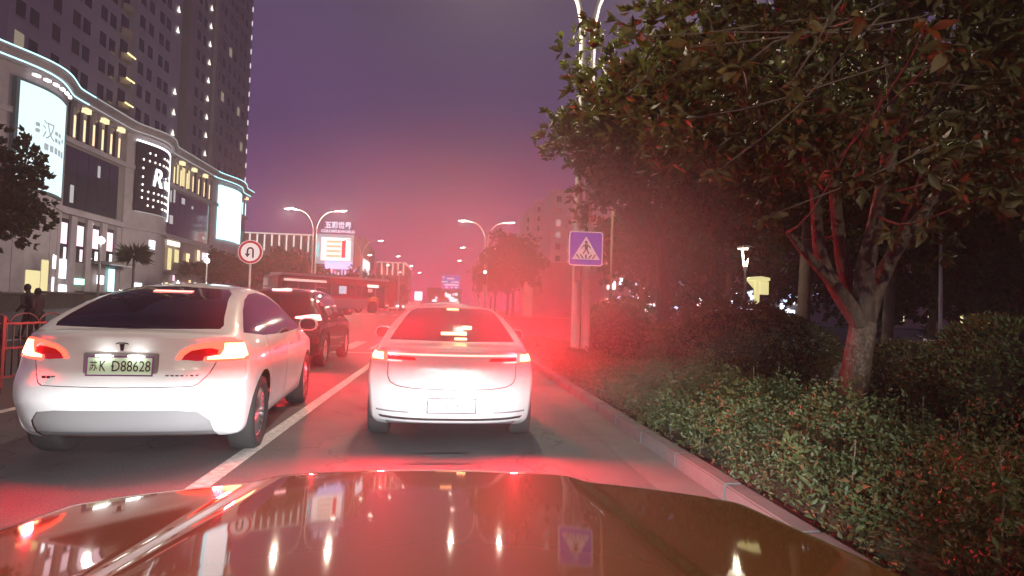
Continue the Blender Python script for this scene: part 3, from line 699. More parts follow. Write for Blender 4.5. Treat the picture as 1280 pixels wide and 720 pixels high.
# ------------------------------------------------------------------ street lamps: twin posts, two arms
def lamp_meshes():
    post = MB(); arms = {}
    for s in (-1, 1):
        p = MB()
        p.tube([(s*0.12, 0, 0), (s*0.12, 0, 3), (s*0.11, 0, 6.5), (s*0.12, 0, 8.0)], [0.105, 0.095, 0.08, 0.075], 10, False)
        pts = [(s*0.12, 0, 8.0)]+[(s*(0.12+1.75*(1-math.cos(a))), 0, 8.0+2.2*math.sin(a)) for a in [R(10*i) for i in range(1, 9)]]+[(s*2.3, 0, 10.22)]
        p.tube(pts, [0.075-0.003*i for i in range(len(pts))], 8)
        arms[s] = p.mesh('post'); arms[s].materials.append(grey_metal)
    base = MB().box((0, 0, 0.2), (0.5, 0.34, 0.4)).mesh('base', 0.02); base.materials.append(grey_metal)
    head = MB(); lens = MB()
    prof = [(-0.42, 0.05), (-0.36, 0.09), (-0.1, 0.125), (0.2, 0.13), (0.42, 0.10), (0.5, 0.03)]
    vs = []; n = 10
    for x, r in prof:
        for k in range(n):
            a = math.pi*k/(n-1); vs.append((x, r*1.25*math.cos(a), r*0.7*math.sin(a)))
    head.add(vs, [(i*n+k, i*n+k+1, (i+1)*n+k+1, (i+1)*n+k) for i in range(len(prof)-1) for k in range(n-1)], True)
    hm = head.mesh('lamp_head'); hm.materials.append(grey_metal)
    vs = []
    for x, r in [(-0.32, 0.02), (-0.26, 0.08), (0, 0.12), (0.26, 0.11), (0.4, 0.02)]:
        for k in range(n):
            a = math.pi*k/(n-1); vs.append((x, r*1.15*math.cos(a), -r*0.75*math.sin(a)))
    lens.add(vs, [(i*n+k, i*n+k+1, (i+1)*n+k+1, (i+1)*n+k) for i in range(4) for k in range(n-1)], True)
    lm = lens.mesh('lamp_lens'); lm.materials.append(lamp_lens)
    return arms, base, hm, lm
LA, LB, LH, LL = lamp_meshes()
def street_lamp(x, y, label, power=0.0, scale=1.0, rz=0.0):
    r = empty('street_lamp', (x, y, gz(y)), rz, label, 'street lamp', 'twin-armed street lamps'); r.scale = (scale,)*3
    link('base', LB, None, r)
    for s in (-1, 1):
        link('post', LA[s], None, r)
        h = link('lamp_head', LH, None, r, (s*2.62, 0, 10.27), (0, R(-6)*s, 0 if s > 0 else math.pi)); link('lamp_lens', LL, None, h)
        if power: lamp('lamp_light', 'POINT', (s*2.62, 0, 10.06), power, LAMP_COL, r, 0.1)
    return r
street_lamp(3.08, 14.0, 'tall twin street lamp whose posts carry the crossing sign', LAMP_W)
street_lamp(3.08, -14.0, 'twin street lamp by the kerb behind the orange car', LAMP_W*1.5)
p = atY(609, 275, 66); street_lamp(p.x, 66, 'twin street lamp standing beyond the white sedan roof', LAMP_W*0.5)
for px, Y in ((600, 95), (592, 121)):
    p = atY(px, 300, Y); street_lamp(p.x, Y, {95: 'second twin street lamp in the row beyond the sedan', 121: 'third twin street lamp in the row beyond the sedan'}[Y])
p = atY(395, 262, 63); street_lamp(p.x, 63, 'twin street lamp rising behind the bus', LAMP_W*1.2)
for (px, Y), l in zip(((452, 90), (480, 116), (500, 142), (513, 168)), ('first lamp after the bus beside the lit screen building', 'second lamp after the bus on the left side', 'third lamp after the bus on the left side', 'farthest street lamp of the left row')):
    p = atY(px, 320, Y); street_lamp(p.x, Y, l)

# ------------------------------------------------------------------ signs
blue_sign = M('sign_blue_added_glow', (0.035, 0.03, 0.32), 0.35, emit=(0.10, 0.07, 0.62), estr=0.55)  # added glow stands in for headlamp light returned by the sign
white_sign = M('sign_white_added_glow', (0.75, 0.75, 0.76), 0.4, emit=(0.8, 0.8, 0.85), estr=0.5)  # same added glow on the white sign faces
def rrect(w, h, r, n=5):
    pts = []
    for cx, cz, a0 in ((w/2-r, h/2-r, 0), (-w/2+r, h/2-r, 90), (-w/2+r, -h/2+r, 180), (w/2-r, -h/2+r, 270)):
        pts += [(cx+r*math.cos(R(a0+90*i/n)), cz+r*math.sin(R(a0+90*i/n))) for i in range(n+1)]
    return pts
cs = empty('crossing_sign', (3.12, 13.80, 2.90), 0, 'square blue pedestrian crossing sign on the lamp post', 'road sign')
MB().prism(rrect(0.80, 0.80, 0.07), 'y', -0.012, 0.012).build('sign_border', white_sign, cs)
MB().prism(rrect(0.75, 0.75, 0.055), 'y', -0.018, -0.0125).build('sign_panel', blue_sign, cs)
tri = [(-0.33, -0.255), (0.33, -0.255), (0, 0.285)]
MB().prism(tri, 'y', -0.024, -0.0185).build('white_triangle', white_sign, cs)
for i, x in enumerate((-0.19, -0.10, 0.0, 0.10, 0.19)):
    k = 0.035 if x < 0 else -0.035; k = k if x else 0.0
    MB().prism([(x-0.018+k, -0.235), (x+0.018+k, -0.235), (x+0.018-k, -0.135), (x-0.018-k, -0.135)], 'y', -0.029, -0.0245).build('stripe_symbol', black_print, cs)
m = MB()
m.prism([(0.035*math.cos(a)-0.0, 0.145+0.038*math.sin(a)) for a in [i*math.pi/6 for i in range(12)]], 'y', -0.031, -0.025)
m.prism([(-0.045, 0.10), (0.045, 0.10), (0.04, -0.03), (-0.03, -0.03)], 'y', -0.031, -0.025)
m.prism([(-0.03, -0.032), (0.0, -0.032), (-0.05, -0.125), (-0.085, -0.12)], 'y', -0.030, -0.025)
m.prism([(0.005, -0.032), (0.04, -0.032), (0.085, -0.115), (0.05, -0.125)], 'y', -0.030, -0.025)
m.prism([(-0.047, 0.098), (-0.047, 0.06), (-0.105, -0.01), (-0.12, 0.005)], 'y', -0.030, -0.025)
m.prism([(0.047, 0.098), (0.047, 0.06), (0.10, 0.0), (0.118, 0.015)], 'y', -0.030, -0.025)
m.build('walking_figure', black_print, cs)
MB().bx(-0.03, 0.03, 0.013, 0.09, -0.25, 0.25).build('bracket', grey_metal, cs)
cb = empty('control_box', (2.93, 13.80, 2.30), 0, 'small grey box strapped to the lamp post under the blue sign', 'box')
MB().box((0, 0, 0), (0.16, 0.12, 0.34)).build('housing', M('box_grey', (0.4, 0.4, 0.41), 0.6), cb, bevel=0.008)
MB().box((0, -0.065, 0), (0.12, 0.008, 0.28)).build('lid', grey_metal, cb)
# round U-turn sign on its pole
red_sign = M('sign_red_added_glow', (0.55, 0.02, 0.03), 0.4, emit=(0.8, 0.1, 0.1), estr=0.10)  # faint added glow on the ring, for headlamp light sent back
u0 = atY(313, 315, 22)
us = empty('turn_sign', (u0.x, 22, gz(22)), 0, 'round sign with red ring and black U-turn arrow on a thin pole', 'road sign'); uz = u0.z-gz(22)
MB().tube([(0, 0.05, 0), (0, 0.05, uz+0.3)], 0.038, 8).build('pole', grey_metal, us)
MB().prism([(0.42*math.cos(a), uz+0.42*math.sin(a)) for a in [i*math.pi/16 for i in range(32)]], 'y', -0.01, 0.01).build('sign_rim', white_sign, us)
rg = MB(); n = 32
vs = [(r_*math.cos(2*math.pi*i/n), y_, uz+r_*math.sin(2*math.pi*i/n)) for r_, y_ in ((0.40, -0.011), (0.40, -0.016), (0.32, -0.016), (0.32, -0.011)) for i in range(n)]
rg.add(vs, [(k*n+i, k*n+(i+1) % n, (k+1)*n+(i+1) % n, (k+1)*n+i) for k in range(3) for i in range(n)]); rg.build('red_ring', red_sign, us)
ar = MB(); R1, R0 = 0.125, 0.065; cz = uz+0.05
outer = [(0.125, uz-0.20)]+[(R1*math.cos(a), cz+R1*math.sin(a)) for a in [math.pi*i/10 for i in range(11)]]+[(-0.125, uz-0.06)]
inner = [(-0.065, uz-0.06)]+[(R0*math.cos(a), cz+R0*math.sin(a)) for a in [math.pi*(10-i)/10 for i in range(11)]]+[(0.065, uz-0.20)]
ar.prism(outer+inner, 'y', -0.016, -0.0105); ar.prism([(-0.19, uz-0.061), (-0.0, uz-0.061), (-0.095, uz-0.19)], 'y', -0.016, -0.0105)
ar.build('turn_arrow', black_print, us)
# ------------------------------------------------------------------ vegetation
def leaves_np(cent, dirs, length, width, fold=0.25):
    """one folded diamond leaf per row: base at cent, pointing along dirs"""
    n = len(cent); d = dirs/np.linalg.norm(dirs, axis=1, keepdims=True)
    r = rng.normal(size=(n, 3)); s = np.cross(d, r); s /= np.linalg.norm(s, axis=1, keepdims=True)+1e-9; u = np.cross(s, d)
    L = length[:, None]; Wd = width[:, None]
    base = cent; mid = cent+d*L*0.52; tip = cent+d*L-u*L*0.12
    lft = mid+s*Wd*0.5+u*Wd*fold; rgt = mid-s*Wd*0.5+u*Wd*fold
    V = np.stack([base, rgt, tip, lft], 1).reshape(-1, 3)
    i = np.arange(n)*4; F = np.concatenate([np.stack([i, i+1, i+2], 1), np.stack([i, i+2, i+3], 1)])
    return V, F
def whorls(pts, outward, nleaf, length, width, jitter=0.7):
    n = len(pts); P = np.repeat(pts, nleaf, 0); O = np.repeat(outward, nleaf, 0)
    D = O*0.9+rng.normal(size=P.shape)*jitter; D[:, 2] += 0.1
    L = length*rng.uniform(0.65, 1.25, len(P)); Wd = L*width
    return leaves_np(P+rng.normal(size=P.shape)*0.02, D, L, Wd)
def ell_points(n, c, r, shell=0.55, flat=-0.6, lump=0.22):
    d = rng.normal(size=(n*2, 3)); d /= np.linalg.norm(d, axis=1, keepdims=True); d = d[d[:, 2] > flat][:n]
    n = len(d); rad = shell+(1-shell)*rng.random(n)**0.7
    ph = rng.random(6)*6.28
    lum = 1+lump*(np.sin(d[:, 0]*5+ph[0])*np.sin(d[:, 1]*5+ph[1])+0.7*np.sin(d[:, 2]*7+ph[2]+d[:, 0]*4)+0.5*np.sin(d[:, 1]*11+ph[3])*np.sin(d[:, 0]*9+ph[4]))
    return np.array(c)+d*rad[:, None]*lum[:, None]*np.array(r), d
def limb(m, p0, p1, r0, r1, wob=0.12, seg=7):
    p0, p1 = Vector(p0), Vector(p1); L = (p1-p0).length; pts = []; rs = []
    o1 = Vector(rng.normal(size=3))*wob*L*0.3; o2 = Vector(rng.normal(size=3))*wob*L*0.2
    for i in range(seg+1):
        t = i/seg; pts.append(p0.lerp(p1, t)+o1*math.sin(math.pi*t)+o2*math.sin(2*math.pi*t)); rs.append(r0+(r1-r0)*t**0.8)
    m.tube(pts, rs, 8); return pts
def tree(name, base, trunk_top, r0, stems, c, rad, nwh, nleaf, ll, lw, mat, label, group=None, shell=0.5, flat=-0.6, twigs=60, near=None, lump=0.22, cat='tree'):
    root = empty(name, base, 0, label, cat, group); b = Vector(base)
    m = MB(); tt = Vector(trunk_top)-b
    n = 9; pts = [Vector((tt.x*(i/n)**1.4, tt.y*(i/n), tt.z*i/n)) for i in range(n+1)]
    rs = [r0*(1.35-0.35*min(1, i/2.0))*(1-0.18*i/n) for i in range(n+1)]
    m.tube(pts, rs, 12); sp_pts = []
    for e, re in stems:
        q = limb(m, tt+Vector((0, 0, -0.12)), Vector(e)-b, r0*0.62, re, 0.16, 9); sp_pts += q[3:]
    P, D = ell_points(nwh, Vector(c)-b, rad, shell, flat, lump)
    if not sp_pts: sp_pts = [tt]
    for k in rng.choice(len(P), min(twigs, len(P)), replace=False):
        p = Vector(P[k]); s = min(sp_pts, key=lambda a: (a-p).length+0.6*max(0, a.z-p.z)); limb(m, s, p, 0.024*r0/0.22, 0.005, 0.32, 7)
    m.build('trunk', bark, root)
    V, F = whorls(P, D, nleaf, ll, lw)
    cr_ = link('crown', mesh_np('crown', V, F), mat, root); cr_['kind'] = 'stuff'
    return root, P, D
# main multi-stemmed tree behind the hedge
TB = (5.50, 7.80, 0.06)
tt = atY(1080, 402, 7.8)
stems = [(atY(1005, 190, 7.3), 0.05), (atY(1030, 120, 8.2), 0.05), (atY(1110, 60, 7.6), 0.06), (atY(1165, 160, 8.3), 0.05), (atY(985, 290, 7.2), 0.03), (atY(1120, 180, 6.9), 0.045), (atY(1240, 90, 7.8), 0.04)]
big, P, D = tree('magnolia_tree', TB, tt, 0.20, stems, (6.0, 7.9, 5.05), (3.5, 3.3, 3.0), 4000, 8, 0.19, 0.42, leaf_mag,
                 'large multi-stemmed tree with big glossy leaves right of the hedge', shell=0.45, flat=-0.85, twigs=90)
# its nearest leaves, hanging towards the road, one by one
lv = MB(); lf = []
for i in range(7):
    t = i/6; w = 0.5*math.sin(math.pi*(t**0.8))*0.42; lf.append((t, w))
vs = []; 
for t, w in lf: vs += [(-w, t, 0.10*abs(w)*4*0.5-0.15*t*t), (0, t, -0.15*t*t), (w, t, 0.10*abs(w)*4*0.5-0.15*t*t)]
lv.add(vs, [f for i in range(6) for f in ((3*i, 3*i+1, 3*i+4, 3*i+3), (3*i+1, 3*i+2, 3*i+5, 3*i+4))], True)
leaf_me = lv.mesh('leaf'); leaf_me.materials.append(leaf_mag)
spots = []
for (px, py, Y) in ((800, 45, 5.2), (860, 60, 4.8), (900, 40, 4.6), (925, 85, 4.7), (1010, 30, 4.4), (1075, 20, 4.2), (1160, 30, 3.9), (1185, 60, 4.1), (850, 150, 5.2), (985, 110, 4.9), (895, 215, 5.6), (960, 270, 6.0), (1040, 215, 5.6), (1175, 235, 5.6), (780, 120, 6.0), (1230, 110, 4.6)):
    spots.append(atY(px, py, Y))
for c in spots:
    bm_ = MB()
    k = int(rng.integers(6, 10))
    for j in range(k):
        a = 2*math.pi*j/k+rng.normal()*0.3; o = link('leaf', leaf_me, None, big)
        o.location = Vector(c)-Vector(TB)+Vector(rng.normal(size=3))*0.02
        o.rotation_euler = (rng.normal()*0.5-0.3, rng.normal()*0.6, a); s = rng.uniform(0.13, 0.22); o.scale = (s, s, s)
    q = min((Vector(p) for p in P), key=lambda p: (p-(Vector(c)-Vector(TB))).length); limb(bm_, Vector(c)-Vector(TB), q.lerp(Vector(c)-Vector(TB), -0.8), 0.006, 0.010, 0.06, 4)
    bm_.build('branch', bark, big)
# second tree beside the lamp post
t2 = atY(826, 300, 12.6)
tree('magnolia_tree', (4.62, 12.6, 0.06), t2, 0.15, [((3.2, 12.2, 5.5), 0.04), ((4.6, 12.8, 6.0), 0.05), ((5.8, 13, 5.6), 0.04), ((2.6, 12.4, 4.4), 0.03)],
     (4.35, 12.3, 5.1), (2.2, 1.9, 2.0), 3000, 8, 0.18, 0.42, leaf_mag, 'glossy-leaved tree with straight trunk close to the crossing sign', shell=0.4, flat=-0.8, twigs=60, lump=0.30)
# dark trees deeper in the park and along the far footway
bgspec = [((9.5, 15.5), 3.0, 6.6, 2.6, 'dark leafy tree in the park left of the park lantern'), ((13.5, 17.5), 3.6, 6.0, 3.4, 'dark leafy tree in the park behind the big trunk'),
          ((15.5, 12.0), 3.4, 6.0, 3.4, 'dark leafy tree in the park above the parked scooter'), ((20.0, 16.5), 4.0, 6.5, 3.4, 'dark leafy tree near the orange wall light'),
          ((10.5, 5.0), 3.0, 5.8, 2.6, 'dark tree at the right edge of the picture'), ((14.5, 36), 3.4, 4.2, 3.2, 'bushy dark tree left of the lit yellow sign post'), ((14.2, 30), 3.3, 6.0, 3.0, 'tall dark tree behind the park lantern'), ((20.5, 24), 3.8, 4.4, 3.6, 'bushy dark tree right of the lit yellow sign post'), ((26, 26), 4.2, 4.6, 4.0, 'bushy dark tree behind the red signal lamp'), ((25.5, 19), 3.6, 4.4, 3.6, 'bushy dark tree above the orange lamp'), ((23, 38), 4.2, 5.2, 4.0, 'bushy dark tree between the lantern and the big trunk'), ((33, 27), 4.4, 4.8, 4.2, 'bushy dark tree at the far right of the park')]
for (x, y), r_, cz_, rz_, l in bgspec:
    tree('park_tree', (x, y, 0.06), (x+0.2, y, cz_-rz_*0.55), 0.17, [((x-1, y-.5, cz_), 0.05), ((x+1, y+.4, cz_), 0.05)], (x, y, cz_), (r_, r_, rz_), 1500, 7, 0.36, 0.55, leaf_dark, l, 'dark trees in the park', shell=0.3, twigs=20, flat=-0.85)
fars = [(5.8, 55, 'first roadside tree beyond the junction on the right'), (6.4, 66, 'second roadside tree beyond the junction on the right'),
        (5.9, 78, 'third roadside tree beyond the junction on the right'), (6.3, 92, 'fourth roadside tree beyond the junction on the right'), (11, 34, 'tree across the side street behind the dome shrub')]
for x, y, l in fars:
    h = 5.2 if y > 30 else 4.6; z0 = gz(y)
    tree('street_tree', (x, y, z0), (x, y, z0+2.4), 0.15, [((x-0.8, y, z0+4.2), 0.04), ((x+0.8, y+0.3, z0+4.2), 0.04)], (x, y, z0+h), (2.7, 2.7, 2.5), 1300, 7, 0.32, 0.55, leaf_dark, l, 'roadside trees on the right', shell=0.3, twigs=20, flat=-0.8)
lefts = [((-27.2, 38), 3.5, 6.6, 3.6, 'dark broad tree in front of the big lit billboard at the left edge'), ((-20.5, 78), 3.2, 4.6, 2.6, 'round tree behind the U-turn sign'), ((-24, 92), 3.4, 5.0, 2.8, 'tree left of the strip-lit building'),
         ((-24.5, 112), 3.6, 4.8, 3.0, 'tree under the lit screen building'), ((-30, 84), 2.6, 5.0, 2.2, 'small tree before the shop fronts under the dotted sign'), ((-30, 98), 2.6, 5.0, 2.4, 'small tree before the shops under the far billboard'), ((-18, 120), 3.4, 4.6, 2.8, 'tree right of the lit screen building'), ((-14.5, 150), 3.6, 5, 3, 'far tree at the left roadside')]
for (x, y), r_, cz_, rz_, l in lefts:
    z0 = gz(y)
    tree('plaza_tree', (x, y, z0), (x, y, z0+cz_-rz_*0.6), 0.16, [((x-1, y, z0+cz_), 0.05), ((x+1, y, z0+cz_), 0.05)], (x, y, z0+cz_), (r_, r_, rz_), 1500, 7, 0.36, 0.6, leaf_dark, l, 'trees along the far side of the street', shell=0.3, twigs=20, flat=-0.8)
# umbrella palms in front of the mall
def fan_palm(x, y, h, label):
    root = empty('fan_palm', (x, y, gz(y)), 0, label, 'palm', 'palms before the mall')
    MB().tube([(0, 0, 0), (0.05, 0, h*0.5), (0, 0, h)], [0.14, 0.11, 0.1], 8).build('trunk', bark, root)
    n = 220; a = rng.random(n)*6.28; e = rng.uniform(-0.5, 0.9, n); d = np.stack([np.cos(a)*np.cos(e), np.sin(a)*np.cos(e), np.sin(e)], 1)
    V, F = leaves_np(np.array([[0, 0, h]]).repeat(n, 0)+d*0.2, d+np.array([0, 0, -0.15]), rng.uniform(1.0, 1.7, n), rng.uniform(0.12, 0.22, n))
    o = link('crown', mesh_np('crown', V, F), leaf_dark, root); o['kind'] = 'stuff'
for x, y, h, l in ((-28.5, 58, 4.6, 'fan palm before the pink windows of the mall'), (-29, 72, 4.2, 'fan palm by the grey mall corner')): fan_palm(x, y, h, l)
# clipped shrubs
def shrub(name, c, rad, n, ll, label, lump=0.05, mat=None, group='clipped shrubs behind the hedge'):
    base = (c[0], c[1], 0.05); root = empty(name, base, 0, label, 'shrub', group); cc = Vector(c)-Vector(base)
    P, D = ell_points(n, cc, rad, 0.90, -0.75, lump)
    V, F = whorls(P, D, 3, ll, 0.55, 0.8)
    o = link('foliage', mesh_np('foliage', V, F), mat or leaf_shrub, root); o['kind'] = 'stuff'
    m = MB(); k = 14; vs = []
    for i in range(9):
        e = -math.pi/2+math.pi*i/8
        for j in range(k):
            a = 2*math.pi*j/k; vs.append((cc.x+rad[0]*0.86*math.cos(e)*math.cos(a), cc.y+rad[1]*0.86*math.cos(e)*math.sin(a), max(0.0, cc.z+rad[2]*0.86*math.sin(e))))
    m.add(vs, [(i*k+j, i*k+(j+1) % k, (i+1)*k+(j+1) % k, (i+1)*k+j) for i in range(8) for j in range(k)], True); m.build('dark_core', M('shrub_inside', (0.012, 0.011, 0.007), 1.0), root)  # solid near-black core that darkens the gaps between leaves
    s = MB()
    for i in range(5): a = i*1.26; s.tube([(0.05*math.cos(a), 0.05*math.sin(a), -0.03), (0.3*rad[0]*math.cos(a), 0.3*rad[1]*math.sin(a), cc.z*0.8)], [0.025, 0.012], 6)
    s.build('stem', bark, root)
shrub('dome_shrub', (4.42, 15.3, 0.85), (1.05, 1.0, 1.0), 3800, 0.055, 'round clipped dome shrub beside the crossing sign post', 0.03)
shrub('dome_shrub', (5.35, 10.6, 0.75), (1.65, 1.2, 0.95), 6500, 0.055, 'wide brown-leaved shrub left of the big trunk', 0.06)
shrub('dome_shrub', (6.55, 6.1, 0.62), (1.35, 1.2, 0.85), 6500, 0.06, 'dark bushy shrub at the right edge below the orange light', 0.08, leaf_hedge)
shrub('dome_shrub', (7.9, 9.8, 0.5), (0.9, 0.8, 0.6), 2500, 0.06, 'low dark shrub right behind the big trunk', 0.1)
# ground-cover hedge along the kerb (three kinds of planting)
def hedge(name, y0, y1, x0, x1, h, n, ll, mat, label, wild=0.12):
    root = empty(name, (x0, y0, 0.05), 0, label, 'hedge')
    y = rng.uniform(y0, y1, n); x = rng.uniform(x0, x1, n); u = (x-x0)/(x1-x0)
    hh = h*(0.78+0.22*np.minimum(1, u*6))*(0.5+0.5*np.minimum(1, (1-u)*1.6))
    hh = hh*(1+wild*(np.sin(x*6.3+y*2.1)+np.sin(y*5.2-x*2.7)+0.8*np.sin(y*11+x*7)))
    z = hh*rng.random(n)**0.45
    P = np.stack([x-x0, y-y0, z], 1); D = np.stack([rng.normal(size=n)*0.5-0.3*(u < 0.25), rng.normal(size=n)*0.5-0.15, np.ones(n)*0.6], 1)
    big_ = np.sin(x*4.1+y*1.7)+np.sin(y*3.3-x*1.9) > 0.5
    V, F = whorls(P[~big_], D[~big_], 3, ll, 0.5, 0.75); V2, F2 = whorls(P[big_][::2], D[big_][::2], 3, ll*1.6, 0.45, 0.9)
    o = link('foliage', mesh_np('foliage', np.concatenate([V, V2]), np.concatenate([F, F2+len(V)])), mat, root); o['kind'] = 'stuff'
    st = MB()
    for k in range(40):
        a = rng.uniform(0.05, x1-x0-0.1); b = rng.uniform(0, y1-y0); st.tube([(a, b, 0), (a+rng.normal()*0.05, b+rng.normal()*0.05, h*rng.uniform(0.8, 1.35))], [0.006, 0.003], 5)
    so = st.build('shoots', bark, root); so['kind'] = 'stuff'
    return root
hedge('hedge', 1.0, 9.2, 2.27, 4.5, 0.60, 36000, 0.036, leaf_hedge, 'low leafy green hedge along the kerb right of the orange hood', 0.24)
leaf_warm = M('hedge_leaf_warm', (0.10, 0.062, 0.022), 0.5, var=0.4, vscale=4, trans=0.2)
hedge('hedge', 9.2, 13.2, 2.28, 3.9, 0.55, 8000, 0.045, leaf_warm, 'reddish clipped hedge along the kerb before the crossing sign', 0.04)
hedge('hedge', 13.2, 20.5, 2.42, 4.2, 0.50, 6000, 0.05, leaf_warm, 'hedge along the kerb beyond the crossing sign', 0.05)
hedge('hedge', 3.5, 14, 4.5, 7.4, 0.13, 9000, 0.06, leaf_dark, 'dark low ground cover around the big trunk', 0.2)
# fallen leaves on the soil edge
n = 380; P = np.stack([rng.uniform(2.30, 2.55, n), rng.uniform(2.5, 12, n), np.full(n, 0.075)], 1); Dd = rng.normal(size=(n, 3)); Dd[:, 2] *= 0.15
V, F = leaves_np(P, Dd, rng.uniform(0.03, 0.07, n), rng.uniform(0.02, 0.035, n), 0.1)
tag(link('fallen_leaves', mesh_np('fallen_leaves', V, F), M('dry_leaf', (0.16, 0.12, 0.05), 0.7, var=0.4, vscale=8)), 'dry fallen leaves scattered beside the kerb', 'leaves', kind='stuff')
vg = sheet('verge', 2.295, 2.5, [-10, 0, 10, 21], 0.05, soil); tag(vg, kind='structure')
# ------------------------------------------------------------------ left side: mall with curved bays
stone = M('mall_stone', (0.40, 0.36, 0.39), 0.8, var=0.18, vscale=0.8, bump=0.2, bscale=12)
stone_d = M('mall_stone_dark', (0.27, 0.24, 0.24), 0.8, var=0.2, vscale=0.7)
glass_d = M('dark_glazing', (0.02, 0.02, 0.03), 0.12, coat=0.5, var=0.3, vscale=0.5)
led_cyan = glow('led_cyan', (0.45, 0.95, 1.0), 2.6)
led_warm = glow('led_white', (0.9, 0.88, 0.85), 0.55)
warm_glow = glow('warm_uplight', (1.0, 0.76, 0.42), 1.5)
pink_glow = glow('pink_window', (1.0, 0.72, 0.82), 1.6)
white_glow = glow('white_sign_light', (0.95, 0.97, 1.0), 3.0)
yellow_glow = glow('yellow_window', (1.0, 0.86, 0.42), 1.0)
GZ = 0.82; FX = -36.6
BUMPS = [(49.5, 60.8, 1.5), (71.0, 81.5, 1.4), (96.0, 108.5, 1.3)]
def bx_(y):
    x = FX
    for a, b, h in BUMPS:
        if a < y < b: x += h*math.sin(math.pi*(y-a)/(b-a))**1.3
    return x
def fpanel(m, y0, y1, z0, z1, off, th, n=None):
    """a panel that follows the facade; off = how far its face stands out towards the street"""
    n = n or max(1, int((y1-y0)/0.8)); vs = []
    for i in range(n+1):
        y = y0+(y1-y0)*i/n; x = bx_(y)+off; vs += [(x, y, z0), (x, y, z1), (x-th, y, z0), (x-th, y, z1)]
    fs = []
    for i in range(n):
        a = 4*i; b = a+4; fs += [(a, b, b+1, a+1), (a+2, a+3, b+3, b+2), (a+1, b+1, b+3, a+3), (a, a+2, b+2, b)]
    fs += [(0, 1, 3, 2), (4*n, 4*n+2, 4*n+3, 4*n+1)]
    return m.add(vs, fs)
mall = empty('mall_building', (0, 0, 0), 0, 'curved stone shopping mall with lit cornice and big billboards on the left', 'building')
def fp(name, mat, y0, y1, z0, z1, off, th, par=None, n=None): return fpanel(MB(), y0, y1, z0, z1, off, th, n).build(name, mat, par or mall)
Y0, Y1 = 42.0, 112.0
fp('wall', stone_d, Y0, Y1, 0.7, 20.2, 0.0, 6.0)
# corner bays of pale stone with the billboards on them
for a, b, h in BUMPS: fp('bay_wall', stone, a+0.2, b-0.2, GZ, 20.1, 0.25, 0.3)
# cornices
for z0, z1, off in ((20.1, 20.45, 0.75), (20.45, 20.9, 1.05), (20.9, 21.2, 1.35)): fp('cornice', stone, Y0, Y1, z0, z1, off, 2.0)
fp('cornice', stone, Y0, Y1, 16.1, 16.6, 0.45, 0.7); fp('cornice', stone, Y0, Y1, 9.35, 9.9, 0.55, 0.8)
for z, off in ((20.36, 0.80), (21.12, 1.40)):
    fp('led_strip', led_cyan, Y0, 63, z, z+0.09, off, 0.05); fp('led_strip', led_warm, 63.02, 95, z, z+0.08, off, 0.05); fp('led_strip', led_cyan, 95.02, Y1, z, z+0.08, off, 0.05)
# billboards
def billboard(y0, y1, z0, z1, face, label, off=0.55):
    b = fp('billboard', face, y0, y1, z0, z1, off, 0.15, None, 14); b['label'] = label
    f = MB(); fpanel(f, y0-0.25, y0, z0-0.2, z1+0.2, off+0.06, 0.4, 1); fpanel(f, y1, y1+0.25, z0-0.2, z1+0.2, off+0.06, 0.4, 1)
    fpanel(f, y0, y1, z1, z1+0.2, off+0.06, 0.4, 14); fpanel(f, y0, y1, z0-0.2, z0, off+0.06, 0.4, 14)
    return b, f
bb_face = M('billboard_face', (0.1, 0.1, 0.1), 0.4, emit=(0.74, 0.96, 1.0), estr=1.25)
b1, f1 = billboard(52.3, 58.8, 10.4, 18.9, bb_face, 'tall white glowing billboard with faint grey lettering'); f1.build('billboard_frame', M('frame_blue', (0.10, 0.18, 0.20), 0.5), b1)
def on_facade(y, z, off):   # lettering that faces the street (+X), reading from near to far
    e = 0.05; t = math.atan2(bx_(y+e)-bx_(y-e), 2*e)
    return Matrix.Translation((bx_(y)+off, y, z)) @ Matrix.Rotation(R(90)-t, 4, 'Z') @ Matrix.Rotation(R(90), 4, 'X')
grey_print = M('grey_print', (0.25, 0.27, 0.28), 0.6, emit=(0.35, 0.42, 0.45), estr=0.8)
text('汉', 1.7, 'lettering', grey_print, b1, on_facade(55.2, 15.6, 0.60), 0.01)
for yy, zz, w in ((54.0, 15.8, 0.5), (54.0, 15.3, 0.5), (56.5, 15.7, 0.7), (57.2, 15.7, 0.6), (56.5, 15.1, 0.6), (57.2, 15.1, 0.6), (58.0, 15.4, 0.5)): fp('print_block', grey_print, yy-w*0.4, yy+w*0.4, zz-0.16, zz+0.16, 0.57, 0.03, b1)
for i in range(5): fp('print_block', grey_print, 54.8+i*0.75, 55.3+i*0.75, 13.9, 14.45, 0.57, 0.03, b1)
b3, f3 = billboard(97.6, 105.6, 11.4, 19.3, M('billboard_face_far', (0.1, 0.1, 0.1), 0.4, emit=(0.86, 0.99, 1.0), estr=2.4), 'far overexposed white billboard on the mall'); f3.build('billboard_frame', led_cyan, b3)
b2, f2 = billboard(72.2, 79.8, 11.5, 19.4, M('billboard_dark', (0.02, 0.018, 0.02), 0.35, coat=0.5), 'dark billboard dotted with lights and framed by white neon'); 
fm = MB(); fpanel(fm, 79.8, 80.15, 11.3, 19.6, 0.62, 0.2, 1); fpanel(fm, 72.2, 79.8, 19.4, 19.6, 0.62, 0.2, 14); fm.build('neon_frame', white_glow, b2)
fp('neon_frame', led_warm, 72.2, 79.8, 11.4, 11.48, 0.62, 0.1, b2)
dot_me = MB().lathe([(0.13, 0), (0.13, 0.06), (0.001, 0.08)], 10, 'x').mesh('light_stud'); dot_me.materials.append(glow('stud_light', (1, 0.92, 0.82), 2.6))
